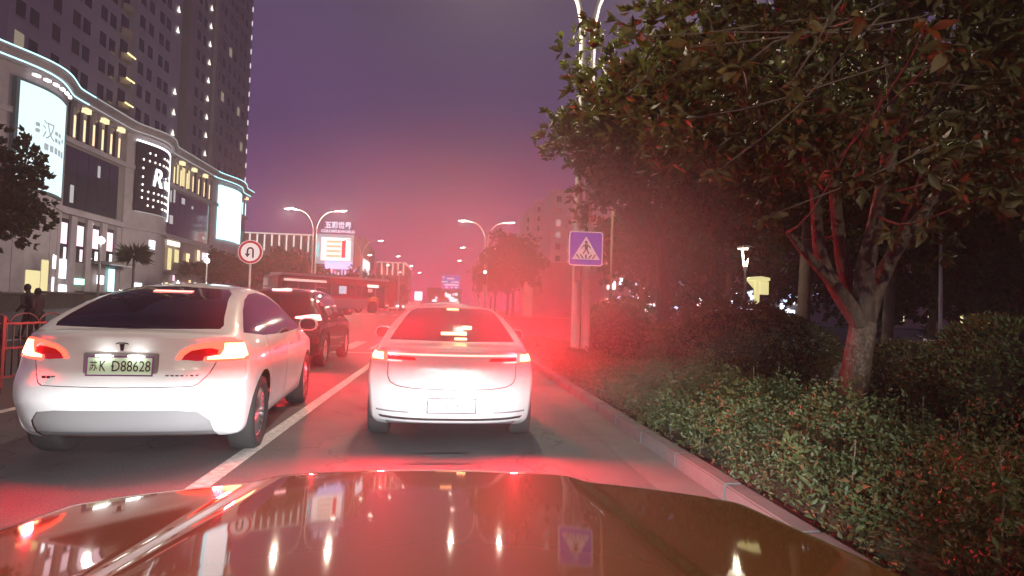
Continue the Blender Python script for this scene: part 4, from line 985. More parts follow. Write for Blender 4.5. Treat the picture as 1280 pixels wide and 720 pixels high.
rows = [(18.4, (1.6, 2.4, 4.2, 5.0, 5.7, 6.4)), (17.5, (0.8, 1.6, 2.4, 3.2, 4.0, 4.8, 5.5, 6.3)), (16.5, (0.8, 6.3)), (15.5, (0.8,)), (14.6, (0.8,)), (13.9, (0.8, 1.6, 2.4, 3.2, 4.0, 4.8, 5.5, 6.3)), (13.1, (0.8, 1.6, 2.4, 3.2, 4.0, 4.8, 5.5, 6.3)), (12.3, (1.6, 2.4, 4.2, 5.0, 5.7, 6.4))]
for z, ys in rows:
    for u in ys:
        y = 72.2+u; link('light_stud', dot_me, None, b2, (bx_(y)+0.58, y, z))
text('R', 3.0, 'lettering', white_glow, b2, on_facade(75.2, 15.8, 0.60), 0.03, shear=0.2, bold=0.03)
text('ive', 2.1, 'lettering', white_glow, b2, on_facade(77.6, 15.5, 0.62), 0.03, shear=0.2, bold=0.02)
# gallery of lit pilasters under the cornice
for (a, b, nn) in ((60.9, 70.4, 6), (82.0, 95.6, 7), (108.7, 111.6, 2), (44, 49.5, 3)):
    for i in range(nn):
        y = a+(b-a)*(i+0.5)/nn
        pl_ = fp('pilaster', stone, y-0.28, y+0.28, 16.6, 20.1, 0.30, 0.35, None, 1)
        fp('pilaster_light', warm_glow if a < 90 else led_cyan, y-0.16, y+0.12, 16.8, 18.9, 0.33, 0.03, pl_, 1)
        fp('corbel', warm_glow if i % 2 else stone, y-0.4, y+0.4, 19.6, 20.05, 0.65, 0.5, pl_, 1)
    fp('gallery_glass', glass_d, a, b, 16.62, 20.05, 0.03, 0.1)
fp('lit_window', yellow_glow, 84.3, 88.2, 17.0, 19.5, 0.10, 0.06)
# soffit lamps above the first billboard
for i in range(6): fp('soffit_light', white_glow, 53.0+i*1.05, 53.5+i*1.05, 19.55, 19.75, 1.0, 0.25, None, 1)
# dark glazed panels between the bays
for a, b in ((61.0, 70.3), (82.2, 95.4), (44, 49), (108.8, 111.5)):
    n = max(2, int((b-a)/1.55))
    for i in range(n): fp('glass_panel', glass_d, a+(b-a)*i/n+0.05, a+(b-a)*(i+1)/n-0.05, 10.1, 15.9, 0.06, 0.08, None, 1)
for (y, z, w, h) in ((62.2, 11.4, 0.5, 1.7), (66.5, 14.5, 0.4, 1.2), (82.8, 15.0, 0.35, 1.5), (83.8, 15.2, 0.4, 1.7), (83.2, 12.0, 0.9, 1.1), (86.5, 15.0, 0.9, 0.8), (89.5, 14.6, 0.5, 0.4), (93.8, 10.8, 0.8, 0.4)):
    fp('lit_window', led_warm, y-w/2, y+w/2, z-h/2, z+h/2, 0.12, 0.05, None, 1)
# lower storeys: pilasters, pink windows, shop fronts
for y in (51, 53.2, 57.6, 59.9, 62.6, 65.2, 67.8, 70.6): fp('pilaster', stone, y-0.45, y+0.45, GZ, 9.3, 0.28, 0.4, None, 1)
for y in (61.3, 63.9, 66.5, 69.2):
    w_ = fp('window', glass_d, y-0.75, y+0.75, 4.9, 8.9, 0.08, 0.1, None, 1); fp('lit_pane', pink_glow, y-0.6, y+0.5, 6.5, 8.5, 0.12, 0.05, w_, 1)
    fp('lit_pane', pink_glow if y < 66 else white_glow, y+0.1, y+0.5, 5.0, 6.2, 0.12, 0.05, w_, 1)
for (y0, y1, z0, z1, mt) in ((54.0, 55.6, 1.0, 3.6, yellow_glow), (55.8, 57.0, 1.0, 4.6, yellow_glow), (58.3, 59.2, 4.0, 5.2, white_glow), (58.4, 58.9, 1.6, 3.2, white_glow), (60.6, 61.6, 3.2, 5.0, white_glow), (60.7, 61.8, 1.2, 2.6, white_glow),
        (63.0, 64.6, 2.7, 3.3, glow('green_sign', (0.5, 1, 0.8), 2.2)), (66.8, 68.0, 2.9, 3.8, white_glow), (68.9, 70.0, 2.2, 4.6, led_cyan), (73.0, 73.9, 2.6, 3.3, white_glow), (74.7, 75.7, 7.4, 8.4, white_glow), (76.5, 78.4, 1.2, 2.6, glow('blue_sign', (0.25, 0.4, 1.0), 1.8)),
        (82.0, 85.6, 8.6, 9.2, glow('shop_sign_warm', (1, 0.92, 0.7), 2.4)), (82.3, 83.3, 5.4, 8.2, yellow_glow), (84.2, 85.4, 6.5, 8.2, yellow_glow), (87.8, 88.8, 6.6, 8.0, warm_glow), (91.4, 92.2, 6.8, 8.8, warm_glow), (93.2, 94.2, 6.6, 8.6, pink_glow), (94.6, 95.6, 6.6, 8.6, white_glow), (96, 97.4, 6.6, 8.6, pink_glow)):
    fp('shop_light', mt, y0, y1, z0, z1, 0.34, 0.06, None, 1)
for i in range(26):
    y = 80+rng.random()*14; z = 1.6+rng.random()*2.6; fp('shop_light', [white_glow, pink_glow, white_glow, warm_glow][i % 4], y, y+0.3+rng.random()*0.8, z, z+0.25+rng.random()*0.6, 0.36+0.04*(i % 5), 0.05, None, 1)
fp('canopy', stone_d, 66.0, 71.0, 5.0, 5.25, 2.0, 2.0); fp('canopy', stone_d, 81.5, 96.5, 5.0, 5.3, 1.6, 1.6)
fp('canopy_light', led_warm, 66.2, 70.8, 4.92, 4.98, 1.95, 0.15)
# ------------------------------------------------------------------ towers behind the mall
tw_wall = M('tower_wall', (0.40, 0.39, 0.46), 0.85, var=0.12, vscale=0.25)
tw_glass = M('tower_glass', (0.018, 0.018, 0.024), 0.2, var=0.4, vscale=0.6)
def tower(name, label, x, y0, y1, z1, cols, fl=3.2, z0=22.5, wmat=None, win=(1.3, 1.7)):
    t = empty(name, (x, y0, 0), 0, label, 'building')
    MB().bx(-18, 0, 0, y1-y0, 0.7, z1).build('wall', wmat or tw_wall, t)
    wm = MB().bx(-0.06, 0.05, -win[0]/2, win[0]/2, 0, win[1]).mesh('window'); wm.materials.append(tw_glass)
    wlit = wm.copy(); wlit.materials.clear(); wlit.materials.append(glow('tower_lit_window', (1.0, 0.82, 0.6), 0.28))
    fm_ = MB().bx(0, 0.12, -win[0]/2-0.1, win[0]/2+0.1, -0.14, -0.02).mesh('sill'); fm_.materials.append(wmat or tw_wall)
    n = 0
    for c in cols:
        z = z0
        while z+win[1] < z1 and n < 300:
            w = link('window', wlit if rng.random() < 0.035 else wm, None, t, (0, c, z)); link('sill', fm_, None, w); z += fl; n += 1
    return t
cA = [1.6, 3.6, 7.0, 10.4, 12.3, 15.6, 17.6, 24.6, 27.0, 30.0, 32.0]
tA = tower('apartment_tower', 'dark apartment tower behind the mall with yellow lit balconies', -43, 62, 98.5, 66, cA)
# columns of lit balconies and of small facade lamps
bal = MB()
for k in range(6):
    a0, a1 = -1.1+2.2*k/6, -1.1+2.2*(k+1)/6
    f0, f1_ = 0.9*math.cos(a0/1.1*1.35), 0.9*math.cos(a1/1.1*1.35); bal.add([(0, a0, 0), (f0+0.1, a0, 0), (f1_+0.1, a1, 0), (0, a1, 0), (0, a0, 0.8), (f0+0.1, a0, 0.8), (f1_+0.1, a1, 0.8), (0, a1, 0.8)], [(0, 1, 2, 3), (4, 7, 6, 5), (1, 5, 6, 2)])
bme = bal.mesh('balcony'); bme.materials.append(M('balcony_wall', (0.5, 0.45, 0.36), 0.7))
lit_me = MB().bx(0.0, 0.10, -1.0, 1.0, 0, 0.16).mesh('balcony_light'); lit_me.materials.append(glow('balcony_light', (1, 0.8, 0.36), 2.2))
win2 = MB().bx(0, 0.08, -0.85, 0.85, 0, 1.6).mesh('window'); win2.materials.append(tw_glass)
for i in range(14):
    z = 22.6+i*3.2; b_ = link('balcony', bme, None, tA, (0, 20.2, z)); link('window', win2, None, b_, (0, 0, 1.0))
    if i in (1, 2, 3, 6, 7, 9, 10, 12):
        link('balcony_light', lit_me, None, b_, (1.02, 0, 0.62))
fl_me = MB().add([(0, -0.28, 0), (0.25, -0.28, 0), (0.25, 0.28, 0), (0, 0.28, 0), (0.1, 0, 1.0)], [(0, 1, 2, 3), (0, 4, 1), (1, 4, 2), (2, 4, 3), (3, 4, 0)]).mesh('facade_lamp'); fl_me.materials.append(glow('facade_lamp', (1, 0.92, 0.80), 1.8))
for i in range(14):
    if i not in (4, 5, 9): link('facade_lamp', fl_me, None, tA, (0.1, 34.6, 23.4+i*3.2))
MB().bx(0.0, 0.5, 22.0, 22.5, 0.9, 66).build('wall_rib', tw_wall, tA)
tB = tower('apartment_tower', 'tall dark tower with two columns of small facade lamps at the sky edge', -43, 101.5, 130.5, 84, [3.2, 5.6, 12.0, 14.5, 17.5, 20.0, 23.0, 25.5], wmat=M('tower_wall_warm', (0.38, 0.33, 0.37), 0.85, var=0.12, vscale=0.25))
for i in range(20): link('facade_lamp', fl_me, None, tB, (0.1, 7.4, 23.4+i*3.2))
MB().bx(0.0, 0.6, 9.4, 10.8, 0.9, 84).build('wall_rib', stone, tB)
thin_me = MB().bx(0, 0.1, -0.12, 0.12, 0, 1.0).mesh('edge_lamp'); thin_me.materials.append(glow('edge_lamp', (0.95, 0.85, 0.9), 1.2))
for i in range(20): link('edge_lamp', thin_me, None, tB, (0.05, 28.6, 23.4+i*3.0))
# ------------------------------------------------------------------ buildings further along the left
def facade_box(name, label, x0, x1, y0, y1, z1, mat): 
    t = empty(name, (0, 0, 0), 0, label, 'building'); MB().bx(x0, x1, y0, y1, 0.6, z1).build('wall', mat, t); return t
st = facade_box('strip_lit_building', 'low block with hanging vertical light strips left of the lit screen', -42, -28.6, 128, 150, 15.9, stone_d)
MB().bx(-42, -28.5, 127.85, 127.97, 15.6, 15.85).build('light_strip', glow('roof_strip', (1, 0.85, 0.8), 0.9), st)
for i in range(9):
    x = -40.9+i*1.45; MB().bx(x, x+0.28, 127.85, 127.97, 13.2-(i % 3)*0.5, 15.5).build('light_strip', glow('hang_strip', (1, 0.88, 0.82), 1.1), st)
sb = facade_box('screen_building', 'shopping block with large lit screen and rooftop lettering', -28.2, -20.2, 130, 165, 16.4, stone_d)
MB().bx(-28.2, -20.3, 129.8, 129.98, 10.0, 16.3).build('screen_frame', M('screen_frame', (0.4, 0.4, 0.42), 0.5, emit=(0.8, 0.85, 1), estr=0.5), sb)
scr = MB().bx(-26.9, -20.9, 129.6, 129.78, 10.8, 15.6).build('lit_screen', glow('screen_white', (1.0, 0.93, 0.90), 1.9), sb)
for i in range(4): MB().bx(-25.8, -22.9, 129.5, 129.58, 11.5+i*1.0, 11.95+i*1.0).build('screen_band', glow('screen_orange', (1.0, 0.62, 0.35), 1.4), scr)
MB().bx(-22.7, -21.9, 129.48, 129.58, 11.4, 15.4).build('screen_band', glow('screen_red', (1, 0.05, 0.08), 1.4), scr)
MB().bx(-28.1, -27.4, 129.6, 129.78, 11.5, 14.5).build('cyan_panel', glow('cyan_panel', (0.2, 0.9, 1), 1.2), sb)
MB().bx(-26, -20.5, 129.5, 129.7, 9.0, 10.6).build('shop_light', glow('violet_sign', (0.55, 0.6, 1.0), 1.8), sb)
for i in range(10): MB().bx(-27.5+i*0.7, -27.2+i*0.7, 129.3, 129.5, 7.4+rng.random()*1.2, 8.2+rng.random()).build('shop_light', [pink_glow, glow('violet', (0.5, 0.4, 1), 1.5)][i % 2], sb)
sign_m = glow('roof_sign', (0.80, 0.80, 1.0), 1.7)
text('五彩世界', 1.55, 'roof_lettering', sign_m, sb, Matrix.Translation((-23.7, 130.2, 18.3)) @ Matrix.Rotation(R(90), 4, 'X'), 0.05, 5.4, 0.03)
text('COLORFULWORLD', 0.8, 'roof_lettering', sign_m, sb, Matrix.Translation((-23.7, 130.2, 17.0)) @ Matrix.Rotation(R(90), 4, 'X'), 0.05, 7.0, 0.02)
for x in (-27, -25, -22.5, -20.8): MB().bx(x, x+0.1, 130.3, 130.4, 16.4, 19).build('sign_frame', dark_metal, sb)
MB().bx(-20.2, -20.0, 130.5, 141, 9.5, 16.2).build('side_panel', M('pink_panel', (0.35, 0.26, 0.26), 0.7, emit=(0.8, 0.5, 0.45), estr=0.18), sb)
MB().bx(-20.2, -19.9, 142, 152, 12.5, 17.4).build('side_panel', MATS['pink_panel'], sb)
MB().bx(-20.2, -19.8, 141.5, 153, 7.5, 12.3).build('side_screen', glow('side_screen', (0.75, 0.95, 1), 1.8), sb)
MB().bx(-20.2, -19.8, 130.5, 141, 7.8, 9.2).build('side_screen', glow('side_violet', (0.6, 0.5, 1), 1.5), sb)
nb2 = facade_box('strip_lit_building', 'farther low block with light strips right of the lit screen', -22, -13.6, 185, 215, 15.0, stone_d)
MB().bx(-22, -13.6, 184.8, 184.97, 14.7, 14.95).build('light_strip', MATS['roof_strip'], nb2)
for i in range(5): MB().bx(-20.6+i*1.6, -20.2+i*1.6, 184.8, 184.97, 11, 14.6).build('light_strip', MATS['hang_strip'], nb2)
MB().bx(-13.6, -13.3, 185, 215, 14.5, 14.95).build('light_strip', MATS['roof_strip'], nb2)
fb = facade_box('far_block', 'distant block with blue sign boards at the end of the street', -8, 4.5, 222, 240, 9, stone_d)
bs_ = MB().bx(-2.8, 3.8, 221.6, 221.9, 8.6, 13.6).build('sign_board', glow('blue_board', (0.12, 0.16, 0.75), 0.9), fb)
for i, (x, z, w) in enumerate(((-2.3, 12.8, 0.8), (0.2, 12.4, 2.4), (-1.8, 11.2, 2.2), (0.9, 11.2, 0.5), (2.4, 11.2, 2.0), (-0.2, 10.2, 3.6), (2.4, 10.1, 1.5), (-1.0, 9.2, 0.7), (0.8, 9.2, 0.7), (2.4, 9.2, 0.7))):
    MB().bx(x-w/2, x+w/2, 221.4, 221.58, z-0.25, z+0.25).build('sign_block', glow('board_white', (0.75, 0.82, 1.0), 1.6), bs_)
for i in range(16): 
    x = -7.5+rng.random()*11; z = 1.6+rng.random()*5; MB().bx(x, x+0.4+rng.random()*1.4, 221.5, 221.8, z, z+0.4+rng.random()*0.8).build('shop_light', [white_glow, glow('cold_light', (0.75, 0.85, 1), 4.0)][i % 2], fb)
MB().bx(-12.4, -9.8, 221.5, 221.8, 4.2, 7.2).build('lit_panel', glow('cold_light', (0.75, 0.85, 1), 4.0), fb); MB().bx(-12.6, -9.6, 221.82, 224, 0.6, 7.5).build('kiosk_wall', stone_d, fb)
# ------------------------------------------------------------------ right: pale apartment rows and lit shops beyond the park
apt_wall = M('apartment_wall', (0.72, 0.68, 0.74), 0.8, var=0.1, vscale=0.3, emit=(0.5, 0.42, 0.52), estr=0.0)
def apartment(x0, w, y, d, z1, label, group):
    t = empty('apartment_block', (x0, y, 0.8), 0, label, 'building', group)
    MB().bx(0, w, 0, d, 0, z1).build('wall', apt_wall, t); MB().bx(0.4, w-0.4, 0.4, d-0.4, z1, z1+0.8).build('parapet', apt_wall, t)
    wm = MB().bx(-0.6, 0.6, -0.05, 0.05, 0, 1.5).mesh('window'); wm.materials.append(tw_glass)
    wl_ = wm.copy(); wl_.materials.clear(); wl_.materials.append(glow('apartment_added_glow', (0.85, 0.75, 0.8), 0.5))  # glow added to some windows to lighten the pale block
    bm2 = MB().bx(-1.2, 1.2, -0.9, 0.0, -0.1, 0.9).mesh('balcony'); bm2.materials.append(apt_wall)
    z = z1-2.6; n = 0
    while z > 8 and n < 60:
        for i in range(int(w/3.2)):
            x = 1.8+i*3.2; k = link('window', wl_ if rng.random() < 0.22 else wm, None, t, (x, -0.02, z))
            if i % 2: link('balcony', bm2, None, k, (0, 0, -0.5))
            n += 1
        z -= 3.0
    return t
p = atY(700, 240, 150); apartment(p.x-2.0, 7, 150, 14, p.z-0.8, 'tallest pale apartment block just left of the lamp post', 'pale apartment blocks')
for k, (px, py, Y) in enumerate(((735, 262, 140), (757, 262, 138))):
    p = atY(px, py-8, Y); apartment(p.x-2, 4.5, Y, 12, p.z-0.8, ('pale apartment block directly behind the lamp post', 'pale apartment block right of the lamp post')[k], 'pale apartment blocks')
for k, (px, py, Y) in enumerate(((683, 246, 168), (668, 254, 186), (655, 268, 205))):
    p = atY(px, py, Y); apartment(p.x, 6.5, Y, 12, p.z-0.8, ('second pale block stepping down to the left', 'third pale block stepping down to the left', 'leftmost low pale block near the lamp glow')[k], 'pale apartment blocks')
sh = empty('shop_row', (0, 0, 0), 0, 'row of lit shops seen through the park trees', 'building')
MB().bx(8, 70, 58, 66, 0.7, 6.2).build('wall', stone_d, sh)
for i in range(60):
    x = 15+rng.random()*22; z = 1.6+rng.random()*2.8; w = 0.2+rng.random()*0.6; MB().bx(x, x+w, 57.8, 57.96, z, z+0.25+rng.random()*0.6).build('shop_light', [white_glow, glow('cold_light', (0.75, 0.85, 1), 4.0), glow('shop_blue', (0.45, 0.6, 1), 2.5)][i % 3], sh)
for i in range(4): MB().bx(46+i*3.3, 46.5+i*3.3, 57.8, 57.96, 1.4, 1.9+rng.random()*1.5).build('shop_light', [yellow_glow, warm_glow][i % 2], sh)
# ------------------------------------------------------------------ bus turning through the junction
bl, br = Vector((-14.3, 52.5)), Vector((-5.4, 61.0)); dv = (br-bl); ang = math.atan2(dv.y, dv.x); BLn = dv.length
bus = empty('city_bus', (bl.x, bl.y, 0.80), ang, 'dark red city bus crossing the junction behind the black car', 'bus')   # local +x along the bus, -y towards us
bus_red = M('bus_red', (0.30, 0.06, 0.07), 0.35, coat=0.6); bus_grey = M('bus_grey', (0.42, 0.40, 0.42), 0.4, coat=0.5)
bd = MB().prism(rrect(BLn, 2.45, 0.22), 'y', 0, 2.5).mesh('body')
bd.transform(Matrix.Translation((BLn/2, 0, 1.85))); link('body', bd, bus_red, bus)
MB().bx(0.05, BLn-3.2, -0.02, 2.52, 0.36, 1.30).build('skirt', bus_grey, bus, bevel=0.01)
MB().bx(0.4, BLn-0.5, 0.25, 2.25, 3.08, 3.32).build('roof_unit', M('bus_roof', (0.55, 0.53, 0.55), 0.5), bus, bevel=0.05)
nw = 7
for i in range(nw):
    a = 0.35+i*(BLn-1.0)/nw; MB().bx(a, a+(BLn-1.0)/nw-0.09, -0.025, 0.0, 1.45, 2.55).build('window', car_glass, bus)
MB().bx(0.5, 4.6, -0.04, -0.03, 2.60, 2.80).build('interior_light', glow('bus_light', (1, 0.8, 0.72), 0.9), bus)
MB().bx(BLn-3.3, BLn-2.0, -0.05, -0.03, 2.42, 2.68).build('route_board', glow('route_board', (1, 0.72, 0.62), 2.6), bus)
MB().bx(BLn-3.2, BLn-2.7, -0.04, -0.028, 1.95, 2.3).build('lit_window', glow('bus_window', (1, 0.75, 0.7), 0.6), bus)
MB().bx(BLn-6.4, BLn-5.6, -0.04, -0.028, 1.7, 2.4).build('lit_window', glow('bus_window_cold', (0.5, 0.8, 0.95), 0.9), bus)
for i in range(3): MB().bx(BLn-3.1+i*0.15, BLn-2.2, -0.05, -0.028, 1.15+i*0.16, 1.22+i*0.16).build('stripe', glow('bus_stripe', (1, 0.6, 0.1), 0.7), bus)
MB().bx(BLn-1.9, BLn-0.7, -0.03, 0.0, 0.45, 2.5).build('door', car_glass, bus)
MB().bx(BLn-0.02, BLn+0.03, 0.25, 2.25, 1.2, 2.7).build('windscreen', car_glass, bus)
MB().box((BLn-0.9, -0.05, 0.75), (0.3, 0.03, 0.08)).build('side_marker', glow('bus_marker', (1, 0.75, 0.6), 2.0), bus)
tb, rb, db = make_wheel(0.48, 0.28, 8)
for x in (2.6, BLn-2.6):
    for y in (0.16, 2.34):
        t = link('tyre', tb, None, bus, (x, y, 0.46), (0, 0, R(-90) if y < 1 else R(90))); link('rim', rb, None, t)
        if y < 1:
            MB().lathe([(0.60, 0), (0.60, 0.03), (0.001, 0.03)], 20, 'y', (x, -0.05, 0.52)).build('wheel_arch', dark_plastic, bus)
# ------------------------------------------------------------------ distant traffic
def far_car(x, y, label, toward, mat):
    r = empty('distant_car', (x, y, gz(y)), 0, label, 'car', 'distant cars beyond the junction')
    m = MB(); prof = [(0, 0.35), (0, 0.95), (0.7, 1.0), (1.2, 1.42), (2.6, 1.45), (3.3, 1.0), (4.3, 0.85), (4.4, 0.35)]
    m.prism(prof, 'x', -0.88, 0.88); m.build('body', mat, r, bevel=0.05)
    MB().prism([(0.75, 1.02), (1.22, 1.38), (2.55, 1.40), (3.15, 1.02)], 'x', -0.89, 0.89).build('window', car_glass, r)
    for s in (-1, 1):
        MB().bx(min(s*0.5, s*0.8), max(s*0.5, s*0.8), -0.03, 0.02, 0.72, 0.88).build('headlamp' if toward else 'tail_lamp', glow('far_headlight', (0.95, 0.97, 1), 14) if toward else glow('far_brake', (1, 0.08, 0.06), 6), r)
    for yy in (0.8, 3.4):
        for s in (-1, 1): link('tyre', WHEELS[(0.325, 0.22, 7)][0], None, r, (s*0.78, yy, 0.325), (0, 0, 0 if s > 0 else math.pi))
far_car(-8.6, 96, 'oncoming car with white headlamps right of the bus', True, silver_paint)
far_car(-10.6, 110, 'second oncoming car with headlamps beyond the bus', True, black_paint)
far_car(-8.8, 128, 'farthest oncoming car with headlamps', True, silver_paint)
far_car(-1.5, 72, 'distant dark car with red tail lamps beyond the junction', False, black_paint)
far_car(-4.8, 84, 'distant pale car with red tail lamps in the left lane', False, silver_paint)
# ------------------------------------------------------------------ median railing and far-side planter wall
rl = empty('railing', (-6.75, 6.0, 0), 0, 'dark metal median railing left of the white crossover', 'railing')
rail_m = M('railing_paint', (0.07, 0.05, 0.055), 0.5)
bar = MB().tube([(0, 0, 0.16), (0, 0, 0.98)], 0.012, 6).mesh('bar'); bar.materials.append(rail_m)
post = MB().box((0, 0, 0.55), (0.08, 0.08, 1.1)).mesh('post', 0.006); post.materials.append(rail_m)
hoop = MB().tube([(0, 0.33*math.cos(a), 0.98+0.16*math.sin(a)) for a in [math.pi*i/10 for i in range(11)]], 0.014, 6).mesh('hoop'); hoop.materials.append(rail_m)
for i in range(9): link('post', post, None, rl, (0, i*2.0, 0))
for z in (0.16, 0.60, 0.98): MB().box((0, 8.0, z), (0.035, 16.0, 0.035)).build('rail', rail_m, rl)
for i in range(106):
    if i % 13: link('bar', bar, None, rl, (0, i*0.15+0.05, 0))
for i in range(23): link('hoop', hoop, None, rl, (0, 0.4+i*0.68, 0))
for i, (px, py) in enumerate(((2, 440), (14, 440))):
    p = atY(px, py, 9.6+i*0.5)
bd_ = empty('guide_board', (-6.45, 9.3, 0), 0, 'weathered grey upright marker board at the end of the railing', 'board')
for i in range(3): MB().box((0.0-0.16*i, 0.02*i, 0.62), (0.13, 0.05, 1.05)).build('slat', M('board_grey', (0.30, 0.24, 0.24), 0.7, var=0.2, vscale=6), bd_, bevel=0.006)
for z in (0.35, 0.95): MB().box((-0.16, 0.05, z), (0.5, 0.04, 0.06)).build('crossbar', dark_metal, bd_)
MB().box((-0.16, 0.02, 0.05), (0.5, 0.3, 0.1)).build('foot', dark_metal, bd_)
pw = empty('planter_wall', (0, 0, 0), 0, 'low pale planter wall along the far side road', 'wall')
for i in range(10):
    y = 30+i*4.0; MB().bx(-26.3, -25.9, y, y+3.97, 0.0, gz(y)+1.05).build('wall_panel', concrete, pw); MB().bx(-26.4, -25.8, y, y+3.98, gz(y)+1.05, gz(y)+1.17).build('coping', paving, pw)
for i in range(9):
    y = 30+i*4; 
# flag poles / slim posts before the mall
for x, y, h, l in ((-25.2, 46.6, 4.6, 'globe lamp on a slim pole before the lit shop door'), (-25.2, 66, 4.6, 'globe lamp on a slim pole before the mall corner'), (-25.2, 86, 4.6, 'globe lamp on a slim pole before the far shop fronts')):
    r = empty('globe_lamp', (x, y, gz(y)), 0, l, 'lamp', 'globe lamps on the plaza'); MB().tube([(0, 0, 0), (0, 0, h)], [0.09, 0.06], 8).build('shaft', grey_metal, r); MB().lathe([(0.16, 0), (0.16, 0.12), (0.1, 0.2)], 12, 'z').build('foot', grey_metal, r); MB().lathe([(0.001, h-0.02), (0.2, h+0.08), (0.27, h+0.27), (0.2, h+0.46), (0.001, h+0.54)], 14, 'z').build('globe', glow('globe_light', (1, 0.95, 0.92), 6.0), r); lamp('globe_lamp', 'POINT', (0, 0, h+0.9), 650, (1, 0.9, 0.82), r, 0.2)
# ------------------------------------------------------------------ two people on the far roadside
def person(name, loc, rz, label, coat, trousers, bones, radii, joints):
    r = empty(name, loc, rz, label, 'person', 'people on the far roadside')
    me = bpy.data.meshes.new('body'); me.from_pydata(joints, bones, []); o = link('body', me, None, r)
    o.modifiers.new('skin', 'SKIN'); ss = o.modifiers.new('sub', 'SUBSURF'); ss.levels = 2; ss.render_levels = 2
    for i, rad in enumerate(radii): me.skin_vertices[0].data[i].radius = rad if isinstance(rad, tuple) else (rad, rad)
    me.skin_vertices[0].data[0].use_root = True
    me.materials.append(coat)
    return r
def walk_pose(lean=0.1, arm=0.5, step=0.28):
    J = [(0, 0, 0.95), (0, 0.02, 1.15), (0, lean*0.6, 1.38), (0, lean*0.85, 1.50), (0, lean, 1.58), (0, lean*1.15, 1.70),
         (-0.10, 0, 0.90), (-0.11, step*0.6, 0.50), (-0.11, step, 0.09), (-0.11, step+0.14, 0.04),
         (0.10, 0, 0.90), (0.11, -step*0.3, 0.50), (0.11, -step, 0.10), (0.11, -step+0.14, 0.04),
         (-0.20, lean*0.75, 1.40), (-0.27, lean*0.75-0.12, 1.13), (-0.25, lean*0.75+0.10, 0.95), (-0.25, lean*0.75+0.17, 0.90),
         (0.20, lean*0.75, 1.40), (0.27, lean*0.75+arm*0.3, 1.14), (0.24, lean*0.75+arm*0.75, 1.04), (0.23, lean*0.75+arm*0.95, 1.03)]
    B = [(0, 1), (1, 2), (2, 3), (3, 4), (4, 5), (0, 6), (6, 7), (7, 8), (8, 9), (0, 10), (10, 11), (11, 12), (12, 13), (2, 14), (14, 15), (15, 16), (16, 17), (2, 18), (18, 19), (19, 20), (20, 21)]
    Rr = [(0.15, 0.11), (0.14, 0.10), (0.17, 0.11), 0.06, 0.075, 0.095, 0.095, 0.07, 0.05, 0.04, 0.095, 0.07, 0.05, 0.04, 0.075, 0.052, 0.042, 0.04, 0.075, 0.052, 0.042, 0.04]
    return J, B, Rr
def dress(r, lean, hair, trousers, arm, step):
    def ell(c, a, b, d, n=12):
        m = MB(); vs = []
        for i in range(9):
            e = -math.pi/2+math.pi*i/8
            for j in range(n): t = 2*math.pi*j/n; vs.append((c[0]+a*math.cos(e)*math.cos(t), c[1]+b*math.cos(e)*math.sin(t), c[2]+d*math.sin(e)))
        return m.add(vs, [(i*n+j, i*n+(j+1) % n, (i+1)*n+(j+1) % n, (i+1)*n+j) for i in range(8) for j in range(n)], True)
    ell((0, lean*1.15-0.012, 1.70), 0.098, 0.11, 0.125).build('hair', hair, r)
    ell((0, lean*1.15+0.062, 1.655), 0.062, 0.05, 0.085).build('face', M('skin_tone', (0.32, 0.2, 0.15), 0.6), r)
    for s, st in ((-1, step), (1, -step)):
        m = MB(); m.tube([(s*0.085, 0, 0.98), (s*0.10, st*0.15, 0.80), (s*0.11, st*(0.6 if s < 0 else 0.3)*(1 if s < 0 else 1), 0.50), (s*0.11, st, 0.12)], [0.12, 0.115, 0.088, 0.075], 10); m.build('trouser_leg', trousers, r)
        MB().box((s*0.11, st+0.06, 0.045), (0.09, 0.26, 0.09)).build('shoe', black_print, r, bevel=0.02)
dk1, dk2, dk3 = M('jacket_dark', (0.035, 0.03, 0.035), 0.8), M('jacket_plum', (0.06, 0.03, 0.04), 0.8), M('trousers_dark', (0.02, 0.02, 0.025), 0.8)
hair = M('hair_black', (0.01, 0.009, 0.009), 0.5)
for (px, py, Y, rz, l, coat, ar_, ln, stp, sc) in ((41, 371, 21.5, 70, 'person in dark jacket leaning forward with one arm out', dk1, 0.6, 0.22, 0.30, 1.0), (49, 374, 21.2, 80, 'shorter person in plum jacket walking close behind', dk2, 0.2, 0.06, 0.26, 0.93)):
    p = atY(px, py, Y); J, B, Rr = walk_pose(ln, ar_, stp)
    r = person('person', (p.x, Y, gz(Y)), R(rz), l, coat, dk3, B, Rr, J); dress(r, ln, hair, dk3, ar_, stp); r.scale = (sc,)*3
# traffic signal beyond the junction
p = atY(606, 345, 57); ts = empty('traffic_signal', (p.x, 57, gz(57)), 0, 'traffic signal on a pole glowing above the white sedan', 'traffic light'); sz = p.z-gz(57)
MB().tube([(0, 0.1, 0), (0, 0.1, sz+0.5)], [0.10, 0.07], 8).build('pole', grey_metal, ts); MB().box((0, 0, sz), (0.36, 0.2, 1.1)).build('housing', dark_metal, ts, bevel=0.02)
for k, zz in enumerate((0.36, 0.0, -0.36)): MB().lathe([(0.001, -0.13), (0.13, -0.12), (0.15, -0.10)], 16, 'y', (0, 0, sz+zz)).build('lens', glow('signal_red', (1, 0.5, 0.42), 12) if k == 0 else dark_plastic, ts)
